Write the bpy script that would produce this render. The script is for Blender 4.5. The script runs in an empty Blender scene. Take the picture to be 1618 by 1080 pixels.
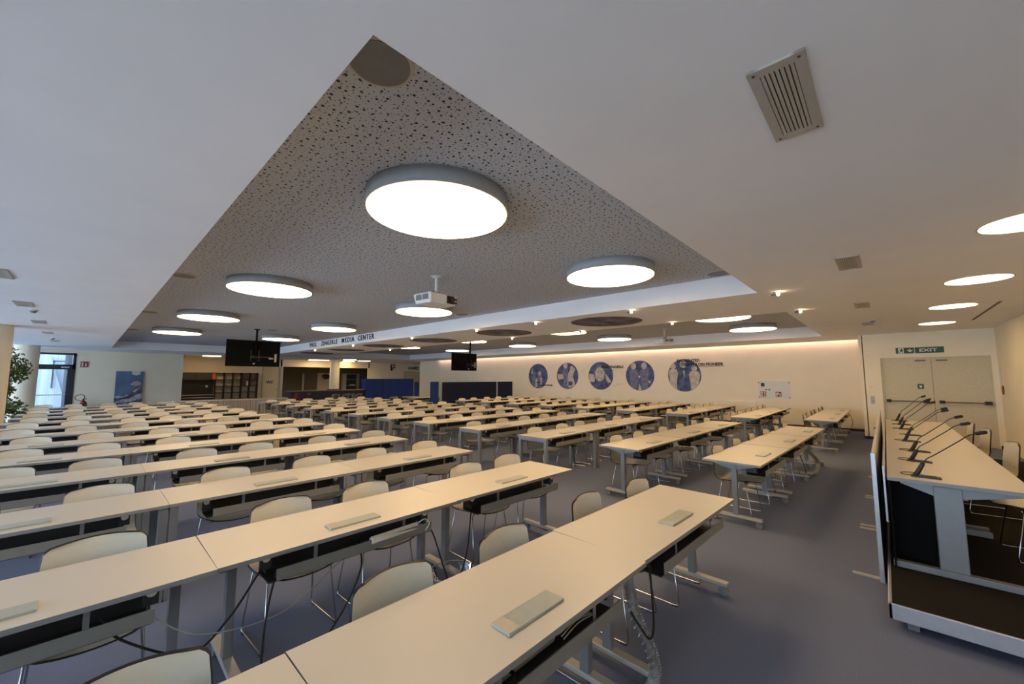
import bpy, bmesh, math, random
from mathutils import Vector, Matrix
random.seed(7)
S = bpy.context.scene
COL = S.collection
PI = math.pi
EYE = 1.74

# ---------------------------------------------------------------- camera
cd = bpy.data.cameras.new('camera'); cam = bpy.data.objects.new('camera', cd); COL.objects.link(cam)
cd.sensor_fit = 'HORIZONTAL'; cd.sensor_width = 36.0; cd.lens = 627.0 / 1618 * 36.0
cd.clip_start = 0.05; cd.clip_end = 200
cam.location = (0, 0, EYE)
cam.rotation_euler = (math.radians(90 + 5.2), 0, math.radians(43.1 - 90))
S.camera = cam
# ---------------------------------------------------------------- world
w = bpy.data.worlds.new('sky'); S.world = w; w.use_nodes = True
bg = w.node_tree.nodes['Background']; bg.inputs[0].default_value = (0.60, 0.76, 1.0, 1); bg.inputs[1].default_value = 4.0
S.view_settings.view_transform = 'Standard'; S.view_settings.look = 'None'
S.view_settings.gamma = 1; S.view_settings.use_curve_mapping = False
S.view_settings.exposure = 1.0
S.cycles.max_bounces = 8; S.cycles.diffuse_bounces = 5; S.cycles.glossy_bounces = 3
S.cycles.transparent_max_bounces = 8; S.cycles.sample_clamp_indirect = 6
S.cycles.use_denoising = True
LAMP = 6.3           # strength of the round lamps
LAMPC = (1.0, 0.68, 0.35)

# ---------------------------------------------------------------- materials
def mat(name, col, rough=0.6, metal=0.0, noise=None, bump=None, emis=None, spec=0.5, coat=0):
    m = bpy.data.materials.new(name); m.use_nodes = True
    nt = m.node_tree; b = nt.nodes['Principled BSDF']
    b.inputs['Base Color'].default_value = (*col, 1); b.inputs['Roughness'].default_value = rough
    b.inputs['Metallic'].default_value = metal; b.inputs['Specular IOR Level'].default_value = spec
    if coat: b.inputs['Coat Weight'].default_value = coat
    tc = nt.nodes.new('ShaderNodeTexCoord')
    sc, amt = noise if noise else (18.0, 0.04)
    n = nt.nodes.new('ShaderNodeTexNoise'); n.inputs['Scale'].default_value = sc; n.inputs['Detail'].default_value = 4
    nt.links.new(tc.outputs['Object'], n.inputs['Vector'])
    r = nt.nodes.new('ShaderNodeValToRGB')
    r.color_ramp.elements[0].position = .3; r.color_ramp.elements[1].position = .7
    r.color_ramp.elements[0].color = (*[c * (1 - amt) for c in col], 1)
    r.color_ramp.elements[1].color = (*[min(1, c * (1 + amt)) for c in col], 1)
    nt.links.new(n.outputs['Fac'], r.inputs['Fac']); nt.links.new(r.outputs['Color'], b.inputs['Base Color'])
    if bump:
        n2 = nt.nodes.new('ShaderNodeTexNoise'); n2.inputs['Scale'].default_value = bump[0]; n2.inputs['Detail'].default_value = 3
        nt.links.new(tc.outputs['Object'], n2.inputs['Vector'])
        bp = nt.nodes.new('ShaderNodeBump'); bp.inputs['Strength'].default_value = bump[1]; bp.inputs['Distance'].default_value = .01
        nt.links.new(n2.outputs['Fac'], bp.inputs['Height']); nt.links.new(bp.outputs['Normal'], b.inputs['Normal'])
    if emis:
        b.inputs['Emission Color'].default_value = (*emis[0], 1); b.inputs['Emission Strength'].default_value = emis[1]
    return m
M = {}
M['wall'] = mat('wall_paint', (.93, .83, .63), .85, noise=(2, .02), bump=(60, .03), spec=.2)
M['ceil'] = mat('ceiling_paint', (.90, .88, .86), .9, noise=(1.5, .02), spec=.1)
M['carpet'] = mat('carpet_blue_grey', (.18, .205, .285), 1.0, noise=(220, .25), bump=(300, .4), spec=.1)
M['carpet_dark'] = mat('carpet_dark_brown', (.022, .019, .014), 1.0, noise=(180, .45), bump=(300, .5), spec=.1)
M['top'] = mat('desk_laminate', (.68, .615, .49), .38, noise=(300, .03))
M['edge'] = mat('desk_edge', (.30, .295, .28), .5)
M['metal'] = mat('grey_painted_metal', (.27, .275, .27), .45, metal=.35)
M['metal_warm'] = mat('warm_grey_metal', (.30, .285, .24), .45, metal=.2)
M['metal_dark'] = mat('dark_grey_metal', (.06, .06, .06), .5, metal=.3)
M['beigemetal'] = mat('beige_metal', (.50, .46, .38), .45, metal=.2)
M['hatch'] = mat('hatch_grey_green', (.44, .46, .38), .3)
M['shell'] = mat('chair_cream_plastic', (.82, .755, .59), .42, noise=(40, .02))
M['black'] = mat('black_plastic', (.012, .011, .010), .45)
M['tvblack'] = mat('matt_black_housing', (.007, .007, .007), .8, spec=.08)
M['rubber'] = mat('black_rubber', (.008, .008, .008), .6)
M['chrome'] = mat('chrome', (.55, .55, .55), .16, metal=1)
M['rod'] = mat('satin_steel_rod', (.32, .32, .32), .25, metal=.9)
M['white'] = mat('white_plastic', (.75, .74, .72), .5)
M['lampwhite'] = mat('lamp_housing_white', (.36, .37, .38), .6)
M['door'] = mat('door_cream', (.66, .58, .39), .55)
M['alu'] = mat('aluminium', (.62, .63, .66), .35, metal=.6)
M['screen'] = mat('modesty_screen', (.62, .58, .50), .6)
M['dark'] = mat('alcove_dark_brown', (.15, .132, .10), .7)
M['darkframe'] = mat('door_frame_dark', (.02, .028, .035), .5)
M['blue'] = mat('partition_blue_fabric', (.018, .05, .22), .9, noise=(90, .12))
M['navy'] = mat('partition_navy_fabric', (.006, .014, .042), .9, noise=(90, .12))
M['mural'] = mat('mural_blue', (.085, .115, .23), .8, noise=(5, .5))
M['mural_mid'] = mat('mural_mid', (.18, .20, .31), .8, noise=(9, .35))
M['mural_lt'] = mat('mural_light', (.58, .52, .45), .8, noise=(7, .25))
M['cdec'] = mat('ceiling_print_grey', (.13, .12, .14), .8, noise=(3, .6))
M['cdec2'] = mat('ceiling_print_light', (.24, .22, .25), .8, noise=(3, .5))
M['red'] = mat('red', (.30, .02, .02), .5)
M['green'] = mat('sign_green', (.015, .11, .065), .5)
M['signwhite'] = mat('sign_white', (.75, .76, .70), .5)
M['ink'] = mat('black_ink', (.01, .01, .012), .6)
M['orange'] = mat('orange', (.55, .13, .02), .5)
M['leaf'] = mat('leaf_green', (.07, .12, .03), .5, noise=(6, .5))
M['bark'] = mat('bark', (.09, .06, .035), .9)
M['glow'] = mat('lamp_diffuser', (.9, .9, .9), .5, emis=(LAMPC, LAMP))
M['glow_far'] = mat('lamp_diffuser_far', (.9, .9, .9), .5, emis=(LAMPC, 3.0))
M['spot'] = mat('spot_bulb', (.9, .9, .9), .5, emis=((1, .72, .42), 25))
M['led'] = mat('led_strip_pink', (.9, .9, .9), .5, emis=((1, .58, .42), 4.5))
M['clear'] = mat('clear_plastic_chain', (.42, .40, .38), .12, noise=(60, .3))
M['redbrown'] = mat('faded_red_print', (.25, .04, .03), .6)
M['counter'] = mat('counter_dark_blue', (.018, .022, .045), .6)
M['outwhite'] = mat('white_facade', (.5, .53, .57), .7)
M['snow'] = mat('pale_paving', (.42, .44, .46), .8)
M['lens'] = mat('projector_lens', (.03, .012, .008), .08, coat=1)
M['grey'] = mat('mid_grey', (.20, .20, .20), .6)
M['mount'] = mat('mountain_rock', (.10, .09, .12), .9, noise=(5, .9))
M['mount2'] = mat('mountain_snow', (.45, .44, .48), .9, noise=(8, .5))
M['sky'] = mat('poster_sky', (.11, .18, .30), .6, noise=(1.5, .3))
M['cloud'] = mat('poster_cloud', (.45, .38, .38), .6)

def perforated():
    m = bpy.data.materials.new('perforated_ceiling'); m.use_nodes = True
    nt = m.node_tree; b = nt.nodes['Principled BSDF']; b.inputs['Roughness'].default_value = .9
    b.inputs['Specular IOR Level'].default_value = .1
    tc = nt.nodes.new('ShaderNodeTexCoord')
    def dots(scale, lo, hi, off):
        mp = nt.nodes.new('ShaderNodeMapping'); mp.inputs['Location'].default_value = (off, off, 0)
        nt.links.new(tc.outputs['Object'], mp.inputs['Vector'])
        v = nt.nodes.new('ShaderNodeTexVoronoi'); v.voronoi_dimensions = '2D'; v.inputs['Scale'].default_value = scale
        v.inputs['Randomness'].default_value = .75
        nt.links.new(mp.outputs['Vector'], v.inputs['Vector'])
        mr = nt.nodes.new('ShaderNodeMapRange')
        mr.inputs['To Min'].default_value = lo; mr.inputs['To Max'].default_value = hi
        nt.links.new(v.outputs['Color'], mr.inputs['Value'])
        lt = nt.nodes.new('ShaderNodeMath'); lt.operation = 'LESS_THAN'
        nt.links.new(v.outputs['Distance'], lt.inputs[0]); nt.links.new(mr.outputs['Result'], lt.inputs[1])
        return lt
    a = dots(15, .09, .17, 0); c = dots(30, .07, .17, 3.3)
    mx = nt.nodes.new('ShaderNodeMath'); mx.operation = 'MAXIMUM'
    nt.links.new(a.outputs[0], mx.inputs[0]); nt.links.new(c.outputs[0], mx.inputs[1])
    mix = nt.nodes.new('ShaderNodeMix'); mix.data_type = 'RGBA'
    mix.inputs['A'].default_value = (.54, .565, .60, 1); mix.inputs['B'].default_value = (.06, .06, .07, 1)
    nt.links.new(mx.outputs[0], mix.inputs['Factor']); nt.links.new(mix.outputs['Result'], b.inputs['Base Color'])
    return m
M['perf'] = perforated()

def glassmat():
    m = bpy.data.materials.new('window_glass'); m.use_nodes = True
    nt = m.node_tree; nt.nodes.remove(nt.nodes['Principled BSDF']); out = nt.nodes['Material Output']
    t = nt.nodes.new('ShaderNodeBsdfTransparent'); t.inputs[0].default_value = (.93, .96, .97, 1)
    g = nt.nodes.new('ShaderNodeBsdfGlossy'); g.inputs['Roughness'].default_value = .02
    f = nt.nodes.new('ShaderNodeFresnel'); f.inputs[0].default_value = 1.35
    mx = nt.nodes.new('ShaderNodeMixShader')
    nt.links.new(f.outputs[0], mx.inputs[0]); nt.links.new(t.outputs[0], mx.inputs[1]); nt.links.new(g.outputs[0], mx.inputs[2])
    nt.links.new(mx.outputs[0], out.inputs[0]); return m
M['glass'] = glassmat()

def stripes(name, c1, c2, scale, axis=0):
    m = bpy.data.materials.new(name); m.use_nodes = True
    nt = m.node_tree; b = nt.nodes['Principled BSDF']; b.inputs['Roughness'].default_value = .6
    tc = nt.nodes.new('ShaderNodeTexCoord'); mp = nt.nodes.new('ShaderNodeMapping')
    s = [.05, .05, .05]; s[axis] = scale; mp.inputs['Scale'].default_value = s
    nt.links.new(tc.outputs['Object'], mp.inputs['Vector'])
    n = nt.nodes.new('ShaderNodeTexNoise'); n.inputs['Scale'].default_value = 1; n.inputs['Detail'].default_value = 6; n.inputs['Roughness'].default_value = .8
    nt.links.new(mp.outputs['Vector'], n.inputs['Vector'])
    r = nt.nodes.new('ShaderNodeValToRGB'); r.color_ramp.elements[0].position = .38; r.color_ramp.elements[1].position = .62
    r.color_ramp.elements[0].color = (*c1, 1); r.color_ramp.elements[1].color = (*c2, 1)
    nt.links.new(n.outputs['Fac'], r.inputs['Fac']); nt.links.new(r.outputs['Color'], b.inputs['Base Color'])
    return m
M['woodstripe'] = stripes('striped_wood', (.20, .16, .12), (.80, .72, .60), 20)
M['ribbed'] = stripes('ribbed_white_cladding', (.22, .27, .32), (.36, .40, .45), 6)
M['plaid'] = stripes('plaid_cloth', (.02, .01, .01), (.30, .20, .18), 40)

# ---------------------------------------------------------------- mesh helpers
def BM(): return bmesh.new()
def box(bm, x0, x1, y0, y1, z0, z1, bevel=0, mi=0):
    r = bmesh.ops.create_cube(bm, size=1)
    vs = r['verts']
    for v in vs:
        v.co = Vector(((x0 + x1) / 2 + v.co.x * (x1 - x0), (y0 + y1) / 2 + v.co.y * (y1 - y0), (z0 + z1) / 2 + v.co.z * (z1 - z0)))
    fs = {f for v in vs for f in v.link_faces}
    for f in fs: f.material_index = mi
    if bevel:
        es = list({e for v in vs for e in v.link_edges})
        bmesh.ops.bevel(bm, geom=es, offset=bevel, segments=2, affect='EDGES', profile=.5)
    return vs
def cyl(bm, p0, p1, r0, r1=None, seg=16, caps=True, mi=0):
    p0 = Vector(p0); p1 = Vector(p1); d = p1 - p0
    r = bmesh.ops.create_cone(bm, cap_ends=caps, cap_tris=False, segments=seg, radius1=r0, radius2=r0 if r1 is None else r1, depth=d.length)
    q = d.to_track_quat('Z', 'Y').to_matrix().to_4x4()
    bmesh.ops.transform(bm, matrix=Matrix.Translation((p0 + p1) / 2) @ q, verts=r['verts'])
    for f in {f for v in r['verts'] for f in v.link_faces}: f.material_index = mi
    return r['verts']
def tube(bm, pts, r, seg=8, smooth_n=0):
    pts = [Vector(p) for p in pts]
    if smooth_n:
        m_ = len(pts); pts = catmull(pts, smooth_n)
        if isinstance(r, (list, tuple)):
            q_ = [i * (m_ - 1) / (len(pts) - 1) for i in range(len(pts))]
            r = [r[int(a)] + (r[min(int(a) + 1, m_ - 1)] - r[int(a)]) * (a - int(a)) for a in q_]
    rings = []
    n = len(pts); prev = None
    for i, p in enumerate(pts):
        t = (pts[min(i + 1, n - 1)] - pts[max(i - 1, 0)]).normalized()
        if prev is None:
            a = Vector((0, 0, 1)) if abs(t.z) < .9 else Vector((1, 0, 0))
            u = t.cross(a).normalized()
        else:
            u = (prev - t * prev.dot(t)).normalized()
        prev = u; v = t.cross(u)
        rr = r[i] if isinstance(r, (list, tuple)) else r
        rings.append([bm.verts.new(p + (u * math.cos(2 * PI * k / seg) + v * math.sin(2 * PI * k / seg)) * rr) for k in range(seg)])
    for a, b in zip(rings, rings[1:]):
        for k in range(seg):
            f = bm.faces.new((a[k], a[(k + 1) % seg], b[(k + 1) % seg], b[k])); f.smooth = True
    bm.faces.new(rings[0][::-1]); bm.faces.new(rings[-1])
def catmull(P, n):
    out = []
    P = [P[0]] + list(P) + [P[-1]]
    for i in range(1, len(P) - 2):
        for k in range(n):
            t = k / n; a, b, c, d = P[i - 1], P[i], P[i + 1], P[i + 2]
            out.append(.5 * ((2 * b) + (c - a) * t + (2 * a - 5 * b + 4 * c - d) * t * t + (3 * b - a - 3 * c + d) * t ** 3))
    out.append(P[-2]); return out
def disc(bm, c, r, seg=48, nrm=(0, 0, -1), thick=0.0, mi=0):
    c = Vector(c); n = Vector(nrm).normalized()
    return cyl(bm, c, c + n * max(thick, .002), r, seg=seg, mi=mi)
def prism(bm, pts, org, ux, uy, depth, mi=0):
    """polygon pts (a,b) in the plane org+a*ux+b*uy, extruded by depth vector"""
    org = Vector(org); ux = Vector(ux); uy = Vector(uy); d = Vector(depth)
    a = [bm.verts.new(org + ux * p[0] + uy * p[1]) for p in pts]
    b = [bm.verts.new(v.co + d) for v in a]
    n = len(a); fs = [bm.faces.new(a[::-1]), bm.faces.new(b)]
    for i in range(n): fs.append(bm.faces.new((a[i], a[(i + 1) % n], b[(i + 1) % n], b[i])))
    for f in fs: f.material_index = mi
    bmesh.ops.recalc_face_normals(bm, faces=fs)
def obj(name, bm, m, parent=None, label=None):
    me = bpy.data.meshes.new(name); bm.to_mesh(me); bm.free()
    for x in (m if isinstance(m, (list, tuple)) else [m]): me.materials.append(x)
    o = bpy.data.objects.new(name, me); COL.objects.link(o)
    if parent is not None: o.parent = parent
    if label: o['label'] = label
    return o
def tag(o, label, cat, group=None):
    o['label'] = label; o['category'] = cat
    if group: o['group'] = group
    return o
def thing(name, label, cat, loc=(0, 0, 0), rz=0, group=None):
    o = bpy.data.objects.new(name, None); COL.objects.link(o); o.empty_display_size = .1
    o.location = loc; o.rotation_euler = (0, 0, rz)
    return tag(o, label, cat, group)
def struct(name, bm, m, label=None, parent=None):
    o = obj(name, bm, m, parent)
    if parent is None: o['kind'] = 'structure'
    if label: o['label'] = label
    return o
def dup(root, loc, rz, label, group=None):
    r = root.copy(); COL.objects.link(r); r.location = loc; r.rotation_euler = (0, 0, rz); r['label'] = label
    if group: r['group'] = group
    for ch in list(root.children):
        c = ch.copy(); COL.objects.link(c); c.parent = r
        for g in list(ch.children):
            d = g.copy(); COL.objects.link(d); d.parent = c
    return r
def text(name, s, org, right, up, width, height, m, parent=None, bold=.0, depth=.004, spacing=1.0, shear=0, stretch=True):
    cu = bpy.data.curves.new(name, 'FONT'); cu.body = s; cu.extrude = .0; cu.offset = bold; cu.space_character = spacing; cu.shear = shear
    cu.resolution_u = 3
    t = bpy.data.objects.new('tmp', cu); COL.objects.link(t)
    bpy.context.view_layer.update()
    me = bpy.data.meshes.new_from_object(t.evaluated_get(bpy.context.evaluated_depsgraph_get()))
    bpy.data.objects.remove(t)
    xs = [v.co.x for v in me.vertices]; ys = [v.co.y for v in me.vertices]
    x0, x1, y0, y1 = min(xs), max(xs), min(ys), max(ys)
    R = Vector(right).normalized(); U = Vector(up).normalized(); N = R.cross(U); O = Vector(org)
    sx = width / (x1 - x0); sy = height / (y1 - y0)
    bm = bmesh.new(); bm.from_mesh(me)
    for v in bm.verts: v.co = O + R * (v.co.x - x0) * sx + U * (v.co.y - y0) * sy
    r = bmesh.ops.extrude_face_region(bm, geom=bm.faces[:])
    for g in r['geom']:
        if isinstance(g, bmesh.types.BMVert): g.co += N * depth
    bmesh.ops.recalc_face_normals(bm, faces=bm.faces[:])
    return obj(name, bm, m, parent)
ORD = ['nearest', 'second', 'third', 'fourth', 'fifth', 'sixth', 'seventh', 'eighth', 'ninth', 'tenth', 'eleventh', 'twelfth', 'thirteenth', 'fourteenth']

# ================================================================= ROOM
bm = BM(); box(bm, -6, 21.2, -3.4, 27.2, -.2, 0); box(bm, 3.3, 21.2, 27.2, 34, -.2, 0); struct('floor', bm, M['carpet'], 'blue-grey carpeted floor of the hall')
RX = (.64, 6.72, 9.08, 15.2); RY0, RY1 = 1.3, 23.9; ZC, ZU = 3.0, 3.33
bm = BM()
for a in ((-6, RX[0], -3.4, 27.2), (RX[0], 21.2, -3.4, .44), (RX[0], 17.25, .44, RY0), (RX[0], RX[1], RY1, 30.1), (RX[1], RX[2], RY0, 30.1), (RX[2], RX[3], RY1, 30.1),
          (RX[3], 17.25, RY0, 30.1), (17.25, 21.2, 23.6, 30.1), (3.4, 21.2, 30.1, 34)):
    box(bm, a[0], a[1], a[2], a[3], ZC, ZU)
struct('ceiling', bm, M['ceil'], 'white lower ceiling around the recesses')
for i, (x0, x1) in enumerate(((RX[0], RX[1]), (RX[2], RX[3]))):
    bm = BM(); box(bm, x0, x1, RY0, RY1, ZU, ZU + .1)
    struct('ceiling', bm, M['perf'], ['perforated grey ceiling of the near recess', 'perforated grey ceiling of the far recess'][i])
bm = BM(); box(bm, 17.25, 17.6, .4, 23.7, 3.4, 3.5); struct('ceiling', bm, M['ceil'], 'top of the light slot by the mural wall')
bm = BM(); box(bm, -6, 15.5, -2.2, -2.08, 0, 3.0); struct('wall_right', bm, M['wall'], 'plain wall behind the podium')
bm = BM()
box(bm, 15.5, 15.62, -2.2, -1.98, 0, 3.0); box(bm, 15.5, 15.62, .07, .44, 0, 3.0); box(bm, 15.5, 15.62, -1.98, .07, 2.31, 3.0); box(bm, 15.5, 17.6, .42, .52, 0, 3.0)
box(bm, 15.62, 15.7, -2.0, .1, 0, 2.4)
struct('wall_front', bm, M['wall'], 'wall around the double exit door')
bm = BM(); box(bm, 17.45, 17.6, .42, 26, 0, 3.45); struct('wall_front', bm, M['wall'], 'long wall with round murals')
bm = BM(); box(bm, 17.6, 21.2, 25.85, 26, 0, 3.0); box(bm, 21.05, 21.2, 26, 30, 0, 3.0); box(bm, 15.3, 21.2, 30, 30.12, 0, 3.0); struct('wall_back', bm, M['wall'], 'far cream wall behind the blue partitions')
bm = BM(); box(bm, 3.46, 9.1, 30, 30.12, 0, 3.0); struct('wall_back', bm, M['wall'], 'far cream wall of the kitchenette')
bm = BM(); box(bm, 3.34, 3.46, 27.12, 30.12, 0, 3.0); struct('wall_left', bm, M['wall'], 'short return wall beside the kitchenette')
bm = BM(); box(bm, 9.0, 15.4, 30.0, 30.12, 2.52, 3.0); struct('wall_back', bm, M['wall'], 'lintel above the dark alcove')
bm = BM(); box(bm, 9.1, 16.9, 33, 33.12, 0, 3.0); box(bm, 9.0, 9.1, 30.12, 33.1, 0, 3); box(bm, 16.8, 16.92, 30.12, 33.1, 0, 3); struct('wall_back', bm, M['dark'], 'dark brown alcove walls')
bm = BM()
box(bm, -6, -1.8, 27, 27.12, 0, 3.0); box(bm, -.36, 3.46, 27, 27.12, 0, 3.0); box(bm, -1.8, -.36, 27, 27.12, 2.87, 3.0)
struct('wall_left', bm, M['wall'], 'wall with poster and glazed door')
# window wall out of the frame on the camera's left, and the wall behind
WX = -5.2
bm = BM(); box(bm, WX - .15, WX, -3.4, 27.2, 0, .35); box(bm, WX - .15, WX, -3.4, 27.2, 2.8, 3.0)
for k in range(9):
    y = -3.4 + k * 3.8; box(bm, WX - .15, WX, y, min(27.2, y + .3), .35, 2.8)
struct('wall_left', bm, M['wall'], 'window wall')
for k in range(8):
    y0 = -3.1 + k * 3.8; bm = BM()
    box(bm, WX - .1, WX - .04, y0, y0 + 3.5, .35, .42); box(bm, WX - .1, WX - .04, y0, y0 + 3.5, 2.73, 2.8); box(bm, WX - .1, WX - .04, y0 + 1.7, y0 + 1.78, .42, 2.73)
    f = struct('window_%d' % (k + 1), bm, M['darkframe'])
    bm = BM(); box(bm, WX - .08, WX - .07, y0, y0 + 3.5, .42, 2.73); g = obj('pane', bm, M['glass'], f)

bm = BM()
box(bm, 17.43, 17.45, .52, 25.8, 0, .08); box(bm, 15.62, 17.44, .52, .535, 0, .08); box(bm, 15.485, 15.5, .09, .53, 0, .08); box(bm, 15.485, 15.5, -2.08, -1.99, 0, .08)
struct('baseboard_front', bm, M['black'])
bm = BM(); box(bm, -.36, 3.45, 26.985, 27, 0, .08); struct('baseboard_left', bm, M['black'])
# LED strip hidden in the slot above the mural wall
bm = BM(); box(bm, 17.26, 17.28, .56, 23.5, 3.12, 3.16); tag(obj('light_strip', bm, M['led']), 'pink glowing light strip in the slot above the mural wall', 'light strip')
# columns
for i, (x, y, r, lb) in enumerate(((-1.6, 15.35, .33, 'round white column at the left edge of the photo'), (-1.62, 24.0, .33, 'round white column beside the glazed door'),
                                   (11.9, 28.2, .31, 'round white column behind the dark lettered counter'))):
    bm = BM(); cyl(bm, (x, y, 0), (x, y, 3.0), r, seg=48, caps=False)
    for f in bm.faces: f.smooth = True
    o = struct('column', bm, M['wall'], lb); o['category'] = 'column'
# ---------------------------------------------------------------- double exit door
bm = BM(); box(bm, 15.53, 15.57, -1.98, .07, 2.25, 2.31); box(bm, 15.53, 15.57, .03, .07, 0, 2.25); box(bm, 15.53, 15.57, -1.98, -1.94, 0, 2.25)
dr = struct('door_1', bm, M['door'], 'cream double exit door with two push bars')
bm = BM(); box(bm, 15.55, 15.6, -.93, .03, .01, 2.25); obj('door_leaf', bm, M['door'], dr)
bm = BM(); box(bm, 15.55, 15.6, -1.94, -.94, .01, 2.25); obj('door_leaf', bm, M['door'], dr)
for y0, y1 in ((.0, -.84), (-1.02, -1.92)):
    bm = BM(); cyl(bm, (15.45, y0, 1.11), (15.45, y1, 1.11), .017, seg=12); pb = obj('push_bar', bm, M['rod'], dr)
    bm = BM(); box(bm, 15.42, 15.55, min(y0, y0 - .1), y0, 1.075, 1.15, .01); box(bm, 15.42, 15.55, y1, y1 + .12, 1.07, 1.155, .01); obj('bar_mount', bm, M['black'], pb)
bm = BM(); box(bm, 15.545, 15.55, -.76, -.64, 1.45, 1.58, .003); hs = tag(obj('door_sticker', bm, M['green']), 'small green push sticker on the cream exit door', 'sticker')
bm = BM(); prism(bm, [(-.02, .0), (.02, 0), (.03, .06), (-.03, .06)], (15.544, -.70, 1.48), (0, -1, 0), (0, 0, 1), (-.002, 0, 0)); obj('hand_symbol', bm, M['signwhite'], hs)
bm = BM(); box(bm, 15.5, 15.54, -.83, -.63, 2.2, 2.235, .004); box(bm, 15.5, 15.54, -1.23, -1.03, 2.2, 2.235, .004); obj('door_closer', bm, M['grey'], dr)
# exit sign
sg = thing('exit_sign', 'green and white exit sign above the cream double door', 'sign', (15.48, -.73, 2.45))
def sgbox(y0, y1, z0, z1, x, m, name, par=sg):
    bm = BM(); box(bm, x, x + .012, y0 + .73, y1 + .73, z0 - 2.45, z1 - 2.45); return obj(name, bm, m, par)
for b in ((-1.19, -.65, 2.42, 2.58), (-.63, -.27, 2.42, 2.58)):
    bm = BM(); box(bm, 0, .02, b[0] + .73, b[1] + .73, b[2] - 2.45, b[3] - 2.45, .002); obj('sign_panel', bm, M['green'], sg)
text('exit_word', 'EXIT', (-.002, 0, .005), (0, -1, 0), (0, 0, 1), .34, .085, M['signwhite'], sg, bold=.03)
bm = BM(); prism(bm, [(-.012, .1), (.012, .1), (.012, .045), (.05, .07), (.05, .045), (0, 0), (-.05, .045), (-.05, .07), (-.012, .045)], (-.002, .18, 0), (0, -1, 0), (0, 0, 1), (-.002, 0, 0)); obj('down_arrow', bm, M['signwhite'], sg)
bm = BM(); box(bm, -.003, 0, .30, .41, -.022, .12); obj('pictogram_field', bm, M['signwhite'], sg)
bm = BM()
prism(bm, [(-.01, .10), (.01, .10), (.01, .12), (-.01, .12)], (-.004, .34, -.01), (0, -1, 0), (0, 0, 1), (-.002, 0, 0))
prism(bm, [(-.035, .075), (-.03, .085), (.0, .09), (.03, .06), (.035, .065), (.005, .1), (-.01, .1), (-.01, .06), (.0, .045), (.03, .03), (.02, .0), (.01, .0), (.015, .022), (-.02, .035), (-.04, .0), (-.05, .005), (-.025, .05), (-.025, .08)], (-.004, .345, -.01), (0, -1, 0), (0, 0, 1), (-.002, 0, 0))
obj('running_figure', bm, M['green'], sg)
# things on the pillar next to the exit
bm = BM(); box(bm, 15.485, 15.5, .26, .34, 1.47, 1.51, .003); tag(obj('wall_switch', bm, M['white']), 'small white switch on the pillar, above the notice', 'switch')
bm = BM(); box(bm, 15.492, 15.5, .24, .34, 1.0, 1.24); n_ = tag(obj('notice', bm, M['signwhite']), 'pale printed notice on the pillar left of the exit door', 'notice')
bm = BM()
for k in range(7): box(bm, 15.490, 15.492, .25, .33, 1.02 + k * .03, 1.035 + k * .03)
obj('printed_lines', bm, M['grey'], n_)
bm = BM(); box(bm, 15.485, 15.5, .26, .34, .28, .36, .004); so = tag(obj('wall_socket', bm, M['white']), 'white socket low on the pillar left of the exit door', 'socket')
bm = BM(); cyl(bm, (15.484, .3, .32), (15.4865, .3, .32), .025, seg=20); obj('socket_hole', bm, M['grey'], so)
bm = BM(); box(bm, 15.1, 15.3, -2.08, -2.07, 1.62, 2.0); tag(obj('notice', bm, M['signwhite']), 'white notice on the right wall above the red disc', 'notice')
bm = BM(); cyl(bm, (15.2, -2.08, 1.45), (15.2, -2.065, 1.45), .11, seg=24); tag(obj('wall_disc', bm, M['red']), 'red round sticker on the right wall near the exit door', 'sticker')

# ---------------------------------------------------------------- round lamps
def make_lamp(label, x, y, z, d, h, far=False):
    t = thing('round_ceiling_lamp', label, 'ceiling lamp', (x, y, z), 0, 'round lamps in the ceiling recesses')
    bm = BM(); cyl(bm, (0, 0, 0), (0, 0, h), d / 2, seg=64); 
    for f in bm.faces:
        if len(f.verts) == 4: f.smooth = True
    obj('lamp_housing', bm, M['lampwhite'], t)
    bm = BM(); cyl(bm, (0, 0, -.006), (0, 0, -.001), d / 2 - .012, seg=48); obj('diffuser', bm, M['glow'], t)
    return t
LY = (2.83, 7.42, 12.05, 16.7)
cols = ((2.06, 'left-hand lamp column of the near recess'), (5.10, 'right-hand lamp column of the near recess'),
        (10.58, 'left-hand lamp column of the far recess'), (13.66, 'right-hand lamp column of the far recess'))
first = None
for cx, cn in cols:
    for k, y in enumerate(LY):
        lb = 'round glowing ceiling lamp, %s in the %s' % (['nearest', 'second', 'third', 'farthest'][k], cn)
        if first is None: first = make_lamp(lb, cx, y, 3.2, 1.24, .13)
        else: dup(first, (cx - .009 * (y - 2.83), y, 3.2), 0, lb)
fl = None
for k, x in enumerate((5.12, 7.75, 10.35, 13.3)):
    lb = 'flush round lamp in the ceiling above the podium, %s from the camera' % ['nearest', 'second', 'third', 'farthest'][k]
    if fl is None:
        fl = thing('flush_ceiling_lamp', lb, 'ceiling lamp', (x, -.95, 3.0), 0, 'flush lamps above the podium')
        bm = BM(); cyl(bm, (0, 0, -.004), (0, 0, .0), .29, seg=48); obj('diffuser', bm, M['glow'], fl)
        bm = BM(); cyl(bm, (0, 0, -.002), (0, 0, 0), .305, seg=48); obj('lamp_rim', bm, M['lampwhite'], fl)
    else: dup(fl, (x, -.95, 3.0), 0, lb)
fl2 = None
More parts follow.
